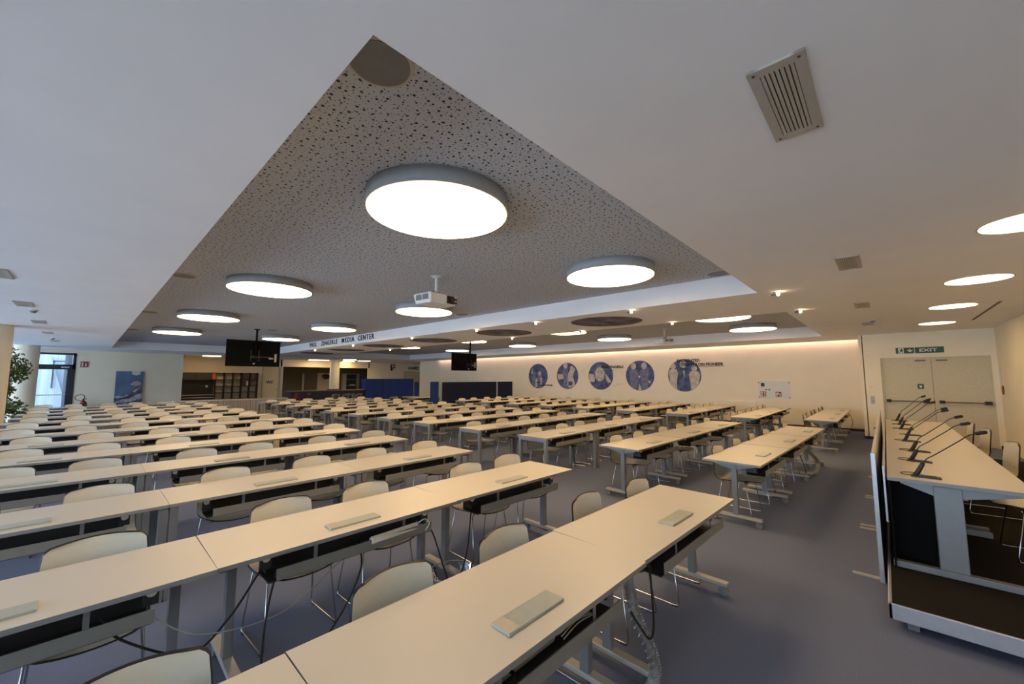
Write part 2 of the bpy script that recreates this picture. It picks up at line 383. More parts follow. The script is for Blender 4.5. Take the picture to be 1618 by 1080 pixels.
for x, y, lb in ((11.1, 29.0, 'wide flush lamp in front of the dark alcove'), (12.31, 26.8, 'flush lamp left and nearer of the far trio by the column'), (13.4, 29.4, 'flush lamp lowest of the far trio by the column'),
                 (13.9, 27.9, 'flush lamp rightmost of the far trio by the column'), (4.81, 27.9, 'flush lamp above the kitchenette shelves')):
    if fl2 is None:
        fl2 = thing('flush_ceiling_lamp', lb, 'ceiling lamp', (x, y, 3.0), 0, 'flush lamps at the far end')
        bm = BM(); cyl(bm, (0, 0, -.02), (0, 0, 0), .42, seg=32); obj('diffuser', bm, M['glow'], fl2)
        fl2.scale = (1.6, 1, 1)
    else: dup(fl2, (x, y, 3.0), 0, lb).scale = (1, 1, 1)
# ---------------------------------------------------------------- spots on the ceiling strip
sp0 = None
spots = ((6.84, 18.37, 'sixth on the lettered edge'), (6.84, 14.7, 'fifth on the lettered edge'), (6.84, 10.7, 'fourth on the lettered edge'), (6.84, 7.7, 'third on the lettered edge'), (6.84, 5.7, 'second on the lettered edge'),
         (6.84, 3.4, 'first on the lettered edge'), (6.84, 1.1, 'at the aisle end of the lettered edge'), (8.95, 1.1, 'at the aisle end of the far edge'), (8.95, 3.46, 'first on the far edge'), (8.95, 5.85, 'second on the far edge'), (8.95, 8.4, 'third on the far edge'), (8.95, 15.66, 'fourth on the far edge'))
for x, y, lb in spots:
    lb = 'tiny ceiling spotlight on the middle ceiling strip, ' + lb
    if sp0 is None:
        sp0 = thing('spotlight', lb, 'spotlight', (x, y, 3.0), 0, 'tiny spotlights on the ceiling strip')
        bm = BM(); cyl(bm, (0, 0, -.03), (0, 0, 0), .02, seg=12); cyl(bm, (0, -.02, -.035), (0, .05, -.035), .018, seg=12); obj('spot_body', bm, M['grey'], sp0)
        bm = BM(); bmesh.ops.create_icosphere(bm, subdivisions=2, radius=.022, matrix=Matrix.Translation((0, -.035, -.038))); obj('bulb', bm, M['spot'], sp0)
    else: dup(sp0, (x, y, 3.0), 0, lb)
# ---------------------------------------------------------------- ceiling prints
for k, y in enumerate((4.5, 7.7, 11.0, 14.3, 17.6, 20.9)):
    bm = BM(); cyl(bm, (7.9, y, 2.996), (7.9, y, 3.0), .78, seg=64)
    c = tag(obj('ceiling_print', bm, M['cdec']), 'round grey picture printed on the middle ceiling strip, %s from the camera' % ['nearest', 'second', 'third', 'fourth', 'fifth', 'farthest'][k], 'ceiling picture', 'round pictures on the ceiling strip')
    bm = BM(); random.seed(40 + k)
    for j in range(3):
        a = random.uniform(-.35, .35); b = random.uniform(-.35, .35); rr = random.uniform(.12, .28)
        prism(bm, [(a + rr * math.cos(q) * random.uniform(.7, 1.1), b + rr * .8 * math.sin(q) * random.uniform(.7, 1.1)) for q in [i * PI / 7 for i in range(14)]], (7.9, y, 2.9945 - j * .0006), (1, 0, 0), (0, 1, 0), (0, 0, -.0004))
    obj('printed_shapes', bm, M['cdec2'], c)
# ---------------------------------------------------------------- lettering on the beam
bl = thing('beam_lettering', 'black four-word hall name lettering on the side of the ceiling beam', 'lettering', (6.72, 18.6, 3.1))
for wd, ya, yb in (('PAUL', 18.62, 17.86), ('ZINGERLE', 17.36, 15.79), ('MEDIA', 15.38, 14.31), ('CENTER', 14.03, 12.83)):
    text('word', wd, (-.001, ya - 18.6, 0), (0, -1, 0), (0, 0, 1), ya - yb, .19, M['ink'], bl, bold=.02, depth=.01, spacing=1.25)
# ---------------------------------------------------------------- vents, detectors, ceiling speakers
def vent(L, W, label, loc, rz, n=7):
    t = thing('ceiling_vent', label, 'vent', loc, rz, 'ceiling vents')
    bm = BM(); f = .05
    box(bm, -L / 2, L / 2, -W / 2, -W / 2 + f * .8, -.012, 0, .002); box(bm, -L / 2, L / 2, W / 2 - f * .8, W / 2, -.012, 0, .002)
    box(bm, -L / 2, -L / 2 + f, -W / 2, W / 2, -.012, 0, .002); box(bm, L / 2 - f, L / 2, -W / 2, W / 2, -.012, 0, .002)
    obj('vent_frame', bm, M['beigemetal'], t)
    bm = BM(); box(bm, -L / 2 + .02, L / 2 - .02, -W / 2 + .02, W / 2 - .02, -.003, -.001); obj('vent_backing', bm, M['metal_dark'], t)
    bm = BM(); inner = W - 2 * f * .8; p = inner / n
    for k in range(n):
        y = -inner / 2 + (k + .5) * p; vs = box(bm, -L / 2 + f, L / 2 - f, y - p * .36, y + p * .36, -.011, -.005)
    obj('slats', bm, M['beigemetal'], t)
    bm = BM()
    for sx in (-1, 1):
        for sy in (-1, 1): cyl(bm, (sx * (L / 2 - f * .5), sy * (W / 2 - .022), -.014), (sx * (L / 2 - f * .5), sy * (W / 2 - .022), -.011), .006, seg=8)
    obj('screws', bm, M['metal_dark'], t)
    return t
v0 = vent(.64, .20, 'beige slatted ceiling vent nearest the camera, right of the near recess', (2.11, .245, 3.0), 0)
for x, lb in ((5.62, 'second beige vent above the aisle, beyond the nearest one'), (9.1, 'third beige vent above the aisle, small in the distance'), (12.3, 'farthest beige vent above the aisle, near the exit wall')):
    dup(v0, (x, .21, 3.0), 0, lb)
for y, lb in ((7.7, 'ceiling vent on the left ceiling cut by the photo edge'), (10.63, 'second vent on the left ceiling, beside the smoke detector'), (13.8, 'third vent on the left ceiling'), (16.9, 'fourth vent on the left ceiling'), (20.5, 'farthest vent on the left ceiling')):
    dup(v0, (-.81, y, 3.0), PI / 2, lb)
bm = BM(); box(bm, 10.2, 13.1, -1.49, -1.45, 2.996, 3.0); tag(obj('slot_diffuser', bm, M['metal_dark']), 'long thin dark air slot in the ceiling beside the podium lamps', 'vent')
for x, y, lb in ((-.75, 11.45, 'white smoke detector on the left ceiling beside the second vent'), (-.8, 19.0, 'white smoke detector on the left ceiling near the glazed door'), (11.6, .12, 'white smoke detector on the aisle ceiling near the exit')):
    t = thing('smoke_detector', lb, 'smoke detector', (x, y, 3.0), 0)
    bm = BM(); cyl(bm, (0, 0, -.02), (0, 0, 0), .06, seg=24); obj('detector_base', bm, M['white'], t)
    bm = BM(); cyl(bm, (0, 0, -.055), (0, 0, -.02), .03, .05, seg=24); obj('detector_head', bm, M['grey'], t)
cs0 = None
for x, y, lb in ((.91, 1.765, 'round ceiling speaker in the nearest corner of the recess'), (.93, 7.85, 'second round ceiling speaker along the left recess edge'), (.93, 12.8, 'third round ceiling speaker along the left recess edge'),
                 (.93, 17.85, 'fourth round ceiling speaker along the left recess edge'), (6.45, 1.75, 'round ceiling speaker at the aisle end beside the beam'), (6.3, 7.6, 'small round ceiling disc beside the beam behind the white projector'), (4.1, 14.7, 'round ceiling disc beside the pole of the large screen')):
    if cs0 is None:
        cs0 = thing('ceiling_speaker', lb, 'speaker', (x, y, ZU), 0)
        bm = BM(); cyl(bm, (0, 0, -.012), (0, 0, 0), .165, .17, seg=48); obj('speaker_rim', bm, M['beigemetal'], cs0)
        bm = BM(); cyl(bm, (0, 0, -.016), (0, 0, -.012), .148, seg=48); obj('speaker_grille', bm, M['grey'], cs0)
    else:
        dup(cs0, (x, y, ZU), 0, lb)

# ---------------------------------------------------------------- projectors
def projector(label, loc, ceil_z, rz):
    t = thing('projector', label, 'projector', loc, rz)
    h = ceil_z - loc[2]
    bm = BM(); vs = box(bm, -.28, .28, -.19, .21, 0, .16, .025)
    for v in bm.verts:
        if v.co.z < .05: v.co.x *= .93; v.co.y = v.co.y * .9
    obj('projector_body', bm, M['white'], t)
    bm = BM(); cyl(bm, (.0, 0, .19), (0, 0, h - .02), .025, seg=16); obj('pole', bm, M['white'], t)
    bm = BM(); cyl(bm, (0, 0, h - .03), (0, 0, h), .04, .09, seg=24); obj('ceiling_plate', bm, M['white'], t)
    bm = BM(); box(bm, -.06, .06, -.05, .05, .158, .2, .005); box(bm, -.1, -.02, -.02, .02, .18, .21); obj('mount_bracket', bm, M['black'], t)
    bm = BM(); box(bm, .05, .2, -.205, -.185, .02, .145, .008); obj('lens_bay', bm, M['black'], t)
    bm = BM(); cyl(bm, (.13, -.2, .08), (.13, -.225, .08), .045, .05, seg=24); obj('lens', bm, M['lens'], t)
    bm = BM(); box(bm, .215, .265, -.197, -.187, .03, .065); box(bm, .215, .265, -.197, -.187, .085, .12); obj('front_vent', bm, M['metal_dark'], t)
    bm = BM()
    for k in range(2): box(bm, -.285, -.275, -.13 + k * .15, -.01 + k * .15, .05, .13)
    obj('side_vent', bm, M['grey'], t)
    return t
projector('white projector hanging from the near recess with its lens toward the aisle', (3.66, 5.05, 2.87), ZU, .1)
projector('small distant white projector hanging from the far recess', (12.8, 5.17, 2.85), ZU, .9)
# ---------------------------------------------------------------- hanging screens
def hang_tv(label, x0, x1, z0, z1, y, ceil, px):
    cx = (x0 + x1) / 2; t = thing('hanging_screen', label, 'screen', (cx, y, z0)); W = x1 - x0; H = z1 - z0
    bm = BM(); vs = box(bm, -W / 2, W / 2, -.03, .03, 0, H, .008); obj('screen_back', bm, M['tvblack'], t)
    bm = BM(); box(bm, -W * .3, W * .3, -.05, -.03, H * .15, H * .6, .008); obj('rear_housing', bm, M['tvblack'], t)
    dx = px - cx
    bm = BM(); cyl(bm, (dx, -.1, H * .35), (dx, -.1, ceil - z0), .03, seg=16); obj('pole', bm, M['tvblack'], t)
    bm = BM(); box(bm, dx - .16, dx + .16, -.12, -.045, H * .33, H * .39); box(bm, dx - .14, dx - .11, -.08, -.045, H * .2, H * .62); box(bm, dx + .08, dx + .11, -.08, -.045, H * .2, H * .62); obj('mount_bracket', bm, M['black'], t)
    bm = BM(); box(bm, W * .28, W * .36, -.056, -.05, H * .29, H * .35); box(bm, W * .39, W * .43, -.056, -.03, H * .18, H * .5, .004); box(bm, -.06 + dx, 0 + dx, -.056, -.05, H * .08, H * .13); obj('port_labels', bm, M['beigemetal'], t)
    bm = BM(); cyl(bm, (dx + .02, -.11, H * .37), (W * .3, -.06, H * .36), .006, seg=6); obj('cable', bm, M['grey'], t)
    bm = BM(); cyl(bm, (dx, -.1, ceil - z0 - .02), (dx, -.1, ceil - z0), .09, seg=20); obj('ceiling_plate', bm, M['tvblack'], t)
hang_tv('large black screen seen from behind, hanging over the left desks', 2.93, 4.45, 2.12, 2.96, 15.0, ZU, 3.72)
hang_tv('smaller black screen seen from behind, hanging beyond the ceiling beam', 9.15, 10.35, 2.02, 2.68, 11.6, ZU, 9.95)

# ================================================================= DESKS
def tray_parts(t):
    bm = BM(); box(bm, .29, 1.36, .016, .022, .570, .635); obj('tray_fascia', bm, M['metal_warm'], t)
    bm = BM(); box(bm, .25, 1.35, .022, .22, .565, .572); box(bm, .25, 1.35, .21, .22, .572, .70); box(bm, .25, .256, .1, .21, .6, .712); box(bm, 1.344, 1.35, .1, .21, .6, .712)
    box(bm, .25, 1.35, .1, .22, .708, .712); obj('cable_tray', bm, M['metal_dark'], t)
    for x in (.255, 1.352):
        bm = BM(); box(bm, x - .03, x + .03, .100, .105, .62, .713, .002); ep = obj('end_plate', bm, M['metal_dark'], t)
        bm = BM(); cyl(bm, (x, .092, .683), (x, .100, .683), .021, seg=20); obj('tray_knob', bm, M['shell'], ep)
    for x in (.5, 1.12):
        bm = BM(); box(bm, x, x + .022, .036, .04, .572, .713); obj('tray_hanger', bm, M['metal'], t)
    bm = BM(); box(bm, .625, .98, .10, .205, .7402, .752, .002); h = obj('power_hatch', bm, M['hatch'], t, 'grey-green hatch for the sockets')
    bm = BM(); box(bm, .628, .69, .1015, .2035, .752, .7535); obj('hatch_tab', bm, M['beigemetal'], h)
def top_part(t):
    bm = BM(); vs = box(bm, .0006, 1.5994, 0, .64, .715, .74, .0015)
    for f in bm.faces: f.material_index = 0 if f.normal.z > .5 else 1
    obj('tabletop', bm, [M['top'], M['edge']], t)
def make_t_desk(label):
    t = thing('folding_desk', label, 'desk', (0, 0, 0), 0)
    top_part(t); tray_parts(t)
    for x in (.13, 1.47):
        bm = BM(); box(bm, x - .024, x + .024, .285, .345, .10, .70, .004); lg = obj('leg', bm, M['metal'], t)
        bm = BM(); box(bm, x - .03, x + .03, .04, .60, .075, .105, .004); obj('foot_bar', bm, M['beigemetal'], lg)
        bm = BM(); prism(bm, [(.04, .713), (.6, .713), (.6, .70), (.36, .64), (.27, .64), (.04, .70)], (x - .02, 0, 0), (0, 1, 0), (0, 0, 1), (.04, 0, 0)); obj('top_bracket', bm, M['metal'], lg)
        for y in (.075, .565):
            bm = BM(); cyl(bm, (x - .02, y, .035), (x + .02, y, .035), .035, seg=20); cyl(bm, (x, y, .06), (x, y, .08), .012, seg=10); box(bm, x - .012, x + .012, y - .025, y + .025, .05, .072, .004); obj('caster', bm, M['grey'], lg)
    bm = BM(); box(bm, .15, 1.45, .33, .36, .66, .70, .003); obj('crossbeam', bm, M['metal'], t)
    bm = BM(); box(bm, .02, .1, .05, .07, .69, .713, .003); obj('desk_clip', bm, M['metal_dark'], t)
    return t
def make_4_desk(label):
    t = thing('four_legged_desk', label, 'desk', (0, 0, 0), 0)
    top_part(t); tray_parts(t)
    for x in (.005, 1.54):
        for y in (.01, .575):
            bm = BM(); box(bm, x, x + .055, y, y + .055, 0, .713, .003); obj('leg', bm, M['metal'], t)
    bm = BM(); box(bm, .06, 1.54, .58, .62, .66, .713); box(bm, .01, .05, .06, .58, .665, .713); box(bm, 1.55, 1.59, .06, .58, .665, .713); obj('apron_frame', bm, M['metal'], t)
    return t
tdesk = fdesk = None
BLK = ('left', 'middle', 'right')
def place_desk(kind, x, y, label, group):
    global tdesk, fdesk
    if kind == 't':
        if tdesk is None: tdesk = make_t_desk(label); tdesk.location = (x, y, 0); tdesk['group'] = group; return tdesk
        return dup(tdesk, (x, y, 0), 0, label, group)
    if fdesk is None: fdesk = make_4_desk(label); fdesk.location = (x, y, 0); fdesk['group'] = group; return fdesk
    return dup(fdesk, (x, y, 0), 0, label, group)

# ================================================================= CHAIR
def make_chair(label):
    t = thing('shell_chair', label, 'chair')
    prof = [(-.272, .445, .10), (-.262, .451, .155), (-.240, .456, .19), (-.20, .458, .212), (-.13, .453, .224), (-.04, .445, .228), (.05, .438, .229), (.13, .438, .228), (.18, .449, .227), (.21, .475, .225), (.23, .52, .223),
            (.241, .58, .221), (.249, .65, .217), (.257, .72, .212), (.264, .775, .206), (.268, .80, .196), (.270, .815, .178), (.271, .823, .145)]
    nu = 12; bmI = BM(); bmO = BM(); V = []; VO = []
    for i, (y, z, hw) in enumerate(prof):
        a = prof[max(0, i - 1)]; b = prof[min(len(prof) - 1, i + 1)]
        tg = Vector((0, b[0] - a[0], b[1] - a[1])).normalized(); nr = Vector((0, -tg.z, tg.y))   # inside (up/forward)
        rowI = []; rowO = []
        for k in range(nu + 1):
            u = -1 + 2 * k / nu
            seat = max(0, min(1, (z - .45) / .1))
            lift = (.012 * (1 - seat) + .035 * seat) * (u * u)
            p = Vector((u * hw, y, z)) + nr * lift
            if i >= 15: p.z -= .012 * u * u
            rowI.append(bmI.verts.new(p)); 
            pe = Vector((u * (hw + .007), y, z)) + nr * (lift - .010)
            if i >= 15: pe.z += .007 - .012 * u * u
            if i <= 1: pe.y -= .007
            rowO.append(bmO.verts.new(pe))
        V.append(rowI); VO.append(rowO)
    for R, bmx in ((V, bmI), (VO, bmO)):
        for a, b in zip(R, R[1:]):
            for k in range(nu):
                f = bmx.faces.new((a[k], a[k + 1], b[k + 1], b[k]) if bmx is bmI else (a[k + 1], a[k], b[k], b[k + 1])); f.smooth = True
    # rim of the outer shell, standing slightly proud of the liner edge
    loop = [VO[0][k] for k in range(nu + 1)] + [VO[i][nu] for i in range(1, len(VO))] + [VO[-1][k] for k in range(nu - 1, -1, -1)] + [VO[i][0] for i in range(len(VO) - 2, 0, -1)]
    loopI = [V[0][k] for k in range(nu + 1)] + [V[i][nu] for i in range(1, len(V))] + [V[-1][k] for k in range(nu - 1, -1, -1)] + [V[i][0] for i in range(len(V) - 2, 0, -1)]
    cop = [bmO.verts.new(v.co + (Vector((0, 0, 0)))) for v in loopI]
    n = len(loop)
    for i in range(n): bmO.faces.new((loop[i], loop[(i + 1) % n], cop[(i + 1) % n], cop[i]))
    obj('seat_shell', bmI, M['shell'], t); obj('outer_shell', bmO, M['black'], t, 'black back and rim of the shell')
    for s in (-1, 1):
        bm = BM(); x = s * .175; xf = s * .235
        pts = [(s * .05, -.13, .43), (x, -.135, .428), (s * .205, -.14, .41), (xf - s * .005, -.20, .04), (xf, -.195, .012), (xf, -.165, .007), (xf, .17, .007), (xf, .20, .012), (xf - s * .003, .205, .04), (s * .205, .135, .40), (x, .125, .422), (s * .05, .12, .425)]
        tube(bm, pts, .0055, seg=8); sl = obj('sled_leg', bm, M['chrome'], t)
        bm = BM()
        for y in (-.17, .17): box(bm, xf - .008, xf + .008, y - .02, y + .02, 0, .008)
        obj('glide', bm, M['rubber'], sl)
    for ya, za in ((-.15, .425), (.10, .418)):
        bm = BM(); box(bm, -.16, .16, ya, ya + .038, za, za + .014, .004); obj('seat_bracket', bm, M['black'], t)
    return t
chair0 = None
def place_chair(x, y, label, group, rz=0, z=0):
    """x,y of the row: the chair faces -y and its seat slides under the desk"""
    global chair0
    if chair0 is None:
        chair0 = make_chair(label); chair0.location = (x, y, z); chair0.rotation_euler = (0, 0, rz); chair0['group'] = group; return chair0
    return dup(chair0, (x, y, z), rz, label, group)

# ---------------------------------------------------------------- left block
random.seed(11)
near = {0: [-.6, .15, 1.07, 1.80, 2.76, 3.44], 1: [-.62, .10, 1.09, 1.74, 2.84, 3.5], 2: [-.6, .15, 1.05, 1.88, 2.62, 3.43], 3: [-.5, .15, 1.04, 1.70, 2.62, 3.49], 4: [-.52, .19, 1.0, 1.78, 2.60, 3.48], 5: [-.52, .19, 1.04, 1.77, 2.62, 3.45]}
TB = ['left', 'middle', 'right']
for k in range(13):
    y = .97 + 1.6 * k; off = -.02 * k
    for j in range(3):
        dk = place_desk('t' if k < 2 else 'f', -1.04 + 1.6 * j + off, y + ((.06, .06, .055)[j] if k < 2 else .04), 'white desk in the left block, %s row from the camera, %s' % (ORD[k], ['window end', 'middle of three', 'aisle end'][j]), 'desks of the left block')
        if k < 2: dk.rotation_euler[2] = (-.004, -.01, -.03)[j]; dk.location.x -= (0, 0, .008)[j]
    xs = near.get(k) or [c + random.uniform(-.07, .07) for c in (-.54, .18, 1.02, 1.76, 2.62, 3.42)]
    for j, x in enumerate(xs):
        place_chair(x + (off * 1.7 if k > 5 else 0), y + .555 + random.uniform(-.02, .03) - (.06 if k == 0 and j == 5 else 0), 'cream chair in the left desk block, %s row from camera, %s from the left' % (ORD[k], ['first', 'second', 'third', 'fourth', 'fifth', 'sixth'][j]),
                    'cream chairs of the left block', random.uniform(-.05, .05))
# ---------------------------------------------------------------- middle block
for k in range(12):
    y = 1.10 if k == 0 else .97 + 1.6 * k; off = -.035 * max(0, k - 1)
    for j in range(3):
        dk = place_desk('t' if k < 2 else 'f', 5.33 + 1.62 * j + off, y - (.055 * j if k < 2 else 0), 'white desk in the middle block, %s row from the camera, %s' % (ORD[k], ['left end', 'middle of three', 'right end'][j]), 'desks of the middle block')
        if k < 2: dk.rotation_euler[2] = -.034
    for j, c in enumerate([(5.91, 6.78, 7.59, 8.39, 9.2, 9.9), (5.87, 6.56, 7.51, 8.27, 9.11, 9.88), (5.8, 6.63, 7.32, 8.23, 8.9, 9.84)][min(k, 2)]):
        place_chair(c + (off + random.uniform(-.06, .06) if k > 2 else 0), y + (.40 - .034 * (c - 5.33) if k < 2 else .44) + random.uniform(-.02, .03), 'cream chair in the middle desk block, %s row from camera, %s from the left' % (ORD[k], ['first', 'second', 'third', 'fourth', 'fifth', 'sixth'][j]),
                    'cream chairs of the middle block', random.uniform(-.05, .05))
# ---------------------------------------------------------------- right block along the mural wall
for k in range(9):
    y = [.86, 2.38, 4.05][k] if k < 3 else .86 + 1.6 * k - .02; x0 = 11.95 if k == 0 else 11.5
    for j in range(3):
        place_desk('t' if k < 2 else 'f', x0 + 1.61 * j, y, 'white desk in the block by the mural wall, %s row from camera, %s' % (ORD[k], ['left end', 'middle', 'wall end'][j]), 'desks of the right block')
    for j, c in enumerate((.40, 1.15, 2.0, 2.78, 3.6, 4.35)):
        place_chair(x0 + c + random.uniform(-.05, .05), y + .44 + random.uniform(-.02, .03), 'cream chair in the right desk block, %s row from camera, %s from the left' % (ORD[k], ['first', 'second', 'third', 'fourth', 'fifth', 'sixth'][j]),
                    'cream chairs of the right block', random.uniform(-.05, .05))
# ---------------------------------------------------------------- small tables by the partitions
for i, (x, y) in enumerate(((10.75, 18.7), (11.0, 17.4), (11.75, 16.7))):
    if i == 2: continue
    place_desk('f', x + .35, y, ['white table standing apart in front of the blue lockers, farther one', 'white table standing apart in front of the blue lockers, nearer one'][i], 'tables by the blue lockers')
    place_chair(x + .02, y + .32, ['cream chair side-on at the left end of the farther apart table', 'cream chair side-on at the left end of the nearer apart table'][i], 'chairs by the blue lockers', rz=PI / 2)

# ================================================================= PODIUM
PT = .17
p = thing('podium_platform', 'low stage platform with dark carpet and aluminium edge', 'platform', (3.95, .08, 0))
bm = BM(); box(bm, .01, 8.3, -2.12, -.01, PT - .02, PT - .001); obj('platform_carpet', bm, M['carpet_dark'], p)
bm = BM(); box(bm, 0, 8.31, -.02, 0, .07, PT + .002, .003); box(bm, 0, .02, -2.13, -.0, .07, PT + .002, .003); box(bm, 8.29, 8.31, -2.13, 0, .07, PT, .003); box(bm, .02, 8.29, -2.13, -.02, .07, PT - .02); obj('platform_edge', bm, M['alu'], p)
for x in (.08, 2.0, 4.0, 6.0, 8.1):
    for y in (-.12, -1.1, -2.0):
        bm = BM(); box(bm, x, x + .08, y - .03, y + .03, 0, .07); obj('platform_foot', bm, M['grey'], p)
DT = PT + .74; W4 = ['first', 'second', 'third', 'fourth']
pd = None
for k in range(4):
    lb = 'long podium desk section on the stage, %s from the camera' % W4[k]
    if pd is None:
        pd = thing('podium_desk', lb, 'desk', (4.70, -.76, PT), 0, 'podium desk sections')
        bm = BM(); vs = box(bm, .0006, 1.5994, 0, .80, .71, .74, .0015)
        for f in bm.faces: f.material_index = 0 if f.normal.z > .5 else 1
        obj('tabletop', bm, [M['top'], M['edge']], pd)
        for x in (.08, 1.50):
            bm = BM(); box(bm, x - .028, x + .028, .37, .53, .05, .70, .006); lg = obj('leg', bm, M['metal'], pd)
            bm = BM(); box(bm, x - .03, x + .03, .08, .80, .0, .05, .005); obj('foot_bar', bm, M['metal'], lg)
            bm = BM(); prism(bm, [(.06, .709), (.72, .709), (.72, .69), (.53, .62), (.37, .62), (.06, .69)], (x - .02, 0, 0), (0, 1, 0), (0, 0, 1), (.04, 0, 0)); obj('top_bracket', bm, M['metal'], lg)
        bm = BM(); box(bm, .01, 1.59, .81, .825, .36, .82, .003); obj('modesty_panel', bm, M['alu'], pd, 'grey panel along the audience side')
    else: dup(pd, (4.70 + 1.6 * k, -.76, PT), 0, lb)
bm = BM(); box(bm, 4.7, 11.1, .022, .034, PT + .01, PT + .705); box(bm, 4.90, 4.912, -.24, .022, PT + .052, PT + .68); tag(obj('dark_void_sheet', bm, M['tvblack']), 'black sheet added as the dark void under the podium desk behind the screens', 'cloth')  # added black sheets stand in for the shade under the podium desk
sc0 = None
for k in range(4):
    lb = 'tall cream screen on floor feet before the podium, %s from the camera' % W4[k]
    if sc0 is None:
        sc0 = thing('standing_screen', lb, 'screen', (4.76, .12, 0), 0, 'standing screens before the podium')
        bm = BM(); box(bm, .01, 1.59, -.012, .012, .0, 1.08, .004); obj('screen_panel', bm, M['screen'], sc0)
        for xa in (0, 1.588):
            bm = BM(); box(bm, xa, xa + .012, -.016, .016, .0, 1.085, .003); obj('edge_profile', bm, M['alu'], sc0)
        for x in (.05, 1.52):
            bm = BM(); box(bm, x, x + .035, .012, .2, 0, .015, .002); obj('screen_foot', bm, M['beigemetal'], sc0)
    else: dup(sc0, (4.76 + 1.6 * k, .12, 0), 0, lb)
# microphones
mic0 = None
for k, x in enumerate((4.87, 5.73, 6.48, 7.45, 8.25, 9.15, 10.0, 10.85)):
    lb = 'black gooseneck microphone on the podium desk, %s from the camera' % (ORD[k])
    if mic0 is None:
        mic0 = thing('gooseneck_microphone', lb, 'microphone', (x, -.13, DT), 0, 'gooseneck microphones on the podium desk')
        bm = BM(); box(bm, -.04, .04, -.16, .02, 0, .012, .004); box(bm, -.012, .012, -.135, -.04, .012, .018); obj('mic_base', bm, M['metal_dark'], mic0)
        bm = BM(); tube(bm, [(0, 0, .008), (0, -.02, .03), (0, -.055, .105), (0, -.06, .12)], [.014, .018, .016, .008], seg=10, smooth_n=3); obj('mic_stem', bm, M['black'], mic0)
        bm = BM(); tube(bm, [(0, -.057, .11), (0, -.085, .155), (0, -.14, .20), (0, -.27, .315), (0, -.33, .37), (0, -.38, .392)], .0042, seg=8, smooth_n=5); obj('gooseneck', bm, M['black'], mic0)
        bm = BM(); tube(bm, [(0, -.365, .387), (0, -.375, .391), (0, -.42, .405), (0, -.432, .409)], [.006, .014, .015, .008], seg=12, smooth_n=2); obj('mic_head', bm, M['rubber'], mic0)
        bm = BM(); tube(bm, [(.0, 0, .006), (.03, .06, .004), (.1, .08, .004), (.16, .02, .004), (.12, -.05, .004)], .003, seg=6, smooth_n=6); obj('mic_cable', bm, M['black'], mic0)
    else: dup(mic0, (x, -.13 + (-.03, .0, -.03, .0, -.05, 0, 0, .02)[k], DT), random.uniform(-.08, .08), lb).scale = (1, 1, (1, 1, 1.03, 1.05, 1.02, 1.12, 1.15, 1.22)[k])
bm = BM(); box(bm, 5.02, 5.2, -.2, -.14, DT, DT + .006); tag(obj('paper_card', bm, M['signwhite']), 'small white card behind the nearest podium microphone', 'card')
for k, (x, y, rz) in enumerate(((5.78, -.92, PI + .08), (7.4, -.80, PI + .12), (9.05, -.80, PI + .1), (10.1, -.76, PI + .05))):
    place_chair(x, y, 'cream shell chair on the stage behind the podium desk, %s from the camera' % ORD[k], 'chairs behind the podium desk', rz=rz, z=PT)

# ================================================================= MURAL WALL
XM = 17.448
def person(bm, cx, h, wd, lean=0, z0=-.6):
    """flat standing silhouette printed in a mural; a = across, b = up"""
    b0 = z0; sh = b0 + h * .82
    pts = [(cx - wd * .35, b0), (cx - wd * .42, b0 + h * .45), (cx - wd * .55, sh - .12 * h), (cx - wd * .4, sh), (cx - wd * .12 + lean, sh + .03 * h), (cx + wd * .12 + lean, sh + .03 * h), (cx + wd * .42, sh), (cx + wd * .55, sh - .14 * h), (cx + wd * .42, b0 + h * .42), (cx + wd * .35, b0)]
    return pts, (cx + lean, sh + .13 * h, h * .105)
def clip_circle(pts, R):
    out = []
    for i in range(len(pts)):
        a = Vector(pts[i]); b = Vector(pts[(i + 1) % len(pts)])
        for s in range(6):
            q = a.lerp(b, s / 6)
            if q.length > R: q = q.normalized() * R
            out.append((q.x, q.y))
    return out
def mural(label, y, figs):
    R = .69
    t = thing('wall_mural', label, 'mural', (XM, y, 1.86), 0, 'round blue murals on the long wall')
    bm = BM(); cyl(bm, (0, 0, 0), (-.004, 0, 0), R, seg=64); obj('mural_disc', bm, M['mural'], t)
    for (n, f) in enumerate(figs):
        kind, pts = f[0], f[1]
        bm = BM(); prism(bm, clip_circle(pts, R * .985), (-.0045 - .0008 * n, 0, 0), (0, -1, 0), (0, 0, 1), (-.0006, 0, 0))
        obj('printed_figure', bm, M[kind], t)
def head(cx, cy, r, sq=1.2): return [(cx + r * math.cos(a), cy + r * sq * math.sin(a)) for a in [i * 2 * PI / 14 for i in range(14)]]
def pf(cx, h, wd, z0, body, face):
    pts, (hx, hy, hr) = person(None, cx, h, wd, 0, z0); return [(body, pts), (face, head(hx, hy, hr))]
mural('round blue mural of people with raised arms, leftmost and farthest', 14.31, pf(-.3, 1.0, .3, -.8, 'mural_mid', 'mural_mid') + pf(.12, 1.05, .3, -.85, 'mural_mid', 'mural_lt') + [('mural_lt', [(-.2, -.25), (-.12, -.1), (-.03, -.3), (-.05, -.6), (-.2, -.65)]), ('mural_lt', [(.2, 0), (.3, -.1), (.28, -.5), (.18, -.6), (.16, -.2)]), ('mural_lt', [(-.5, .1), (-.42, .4), (-.36, .42), (-.42, .1)])])
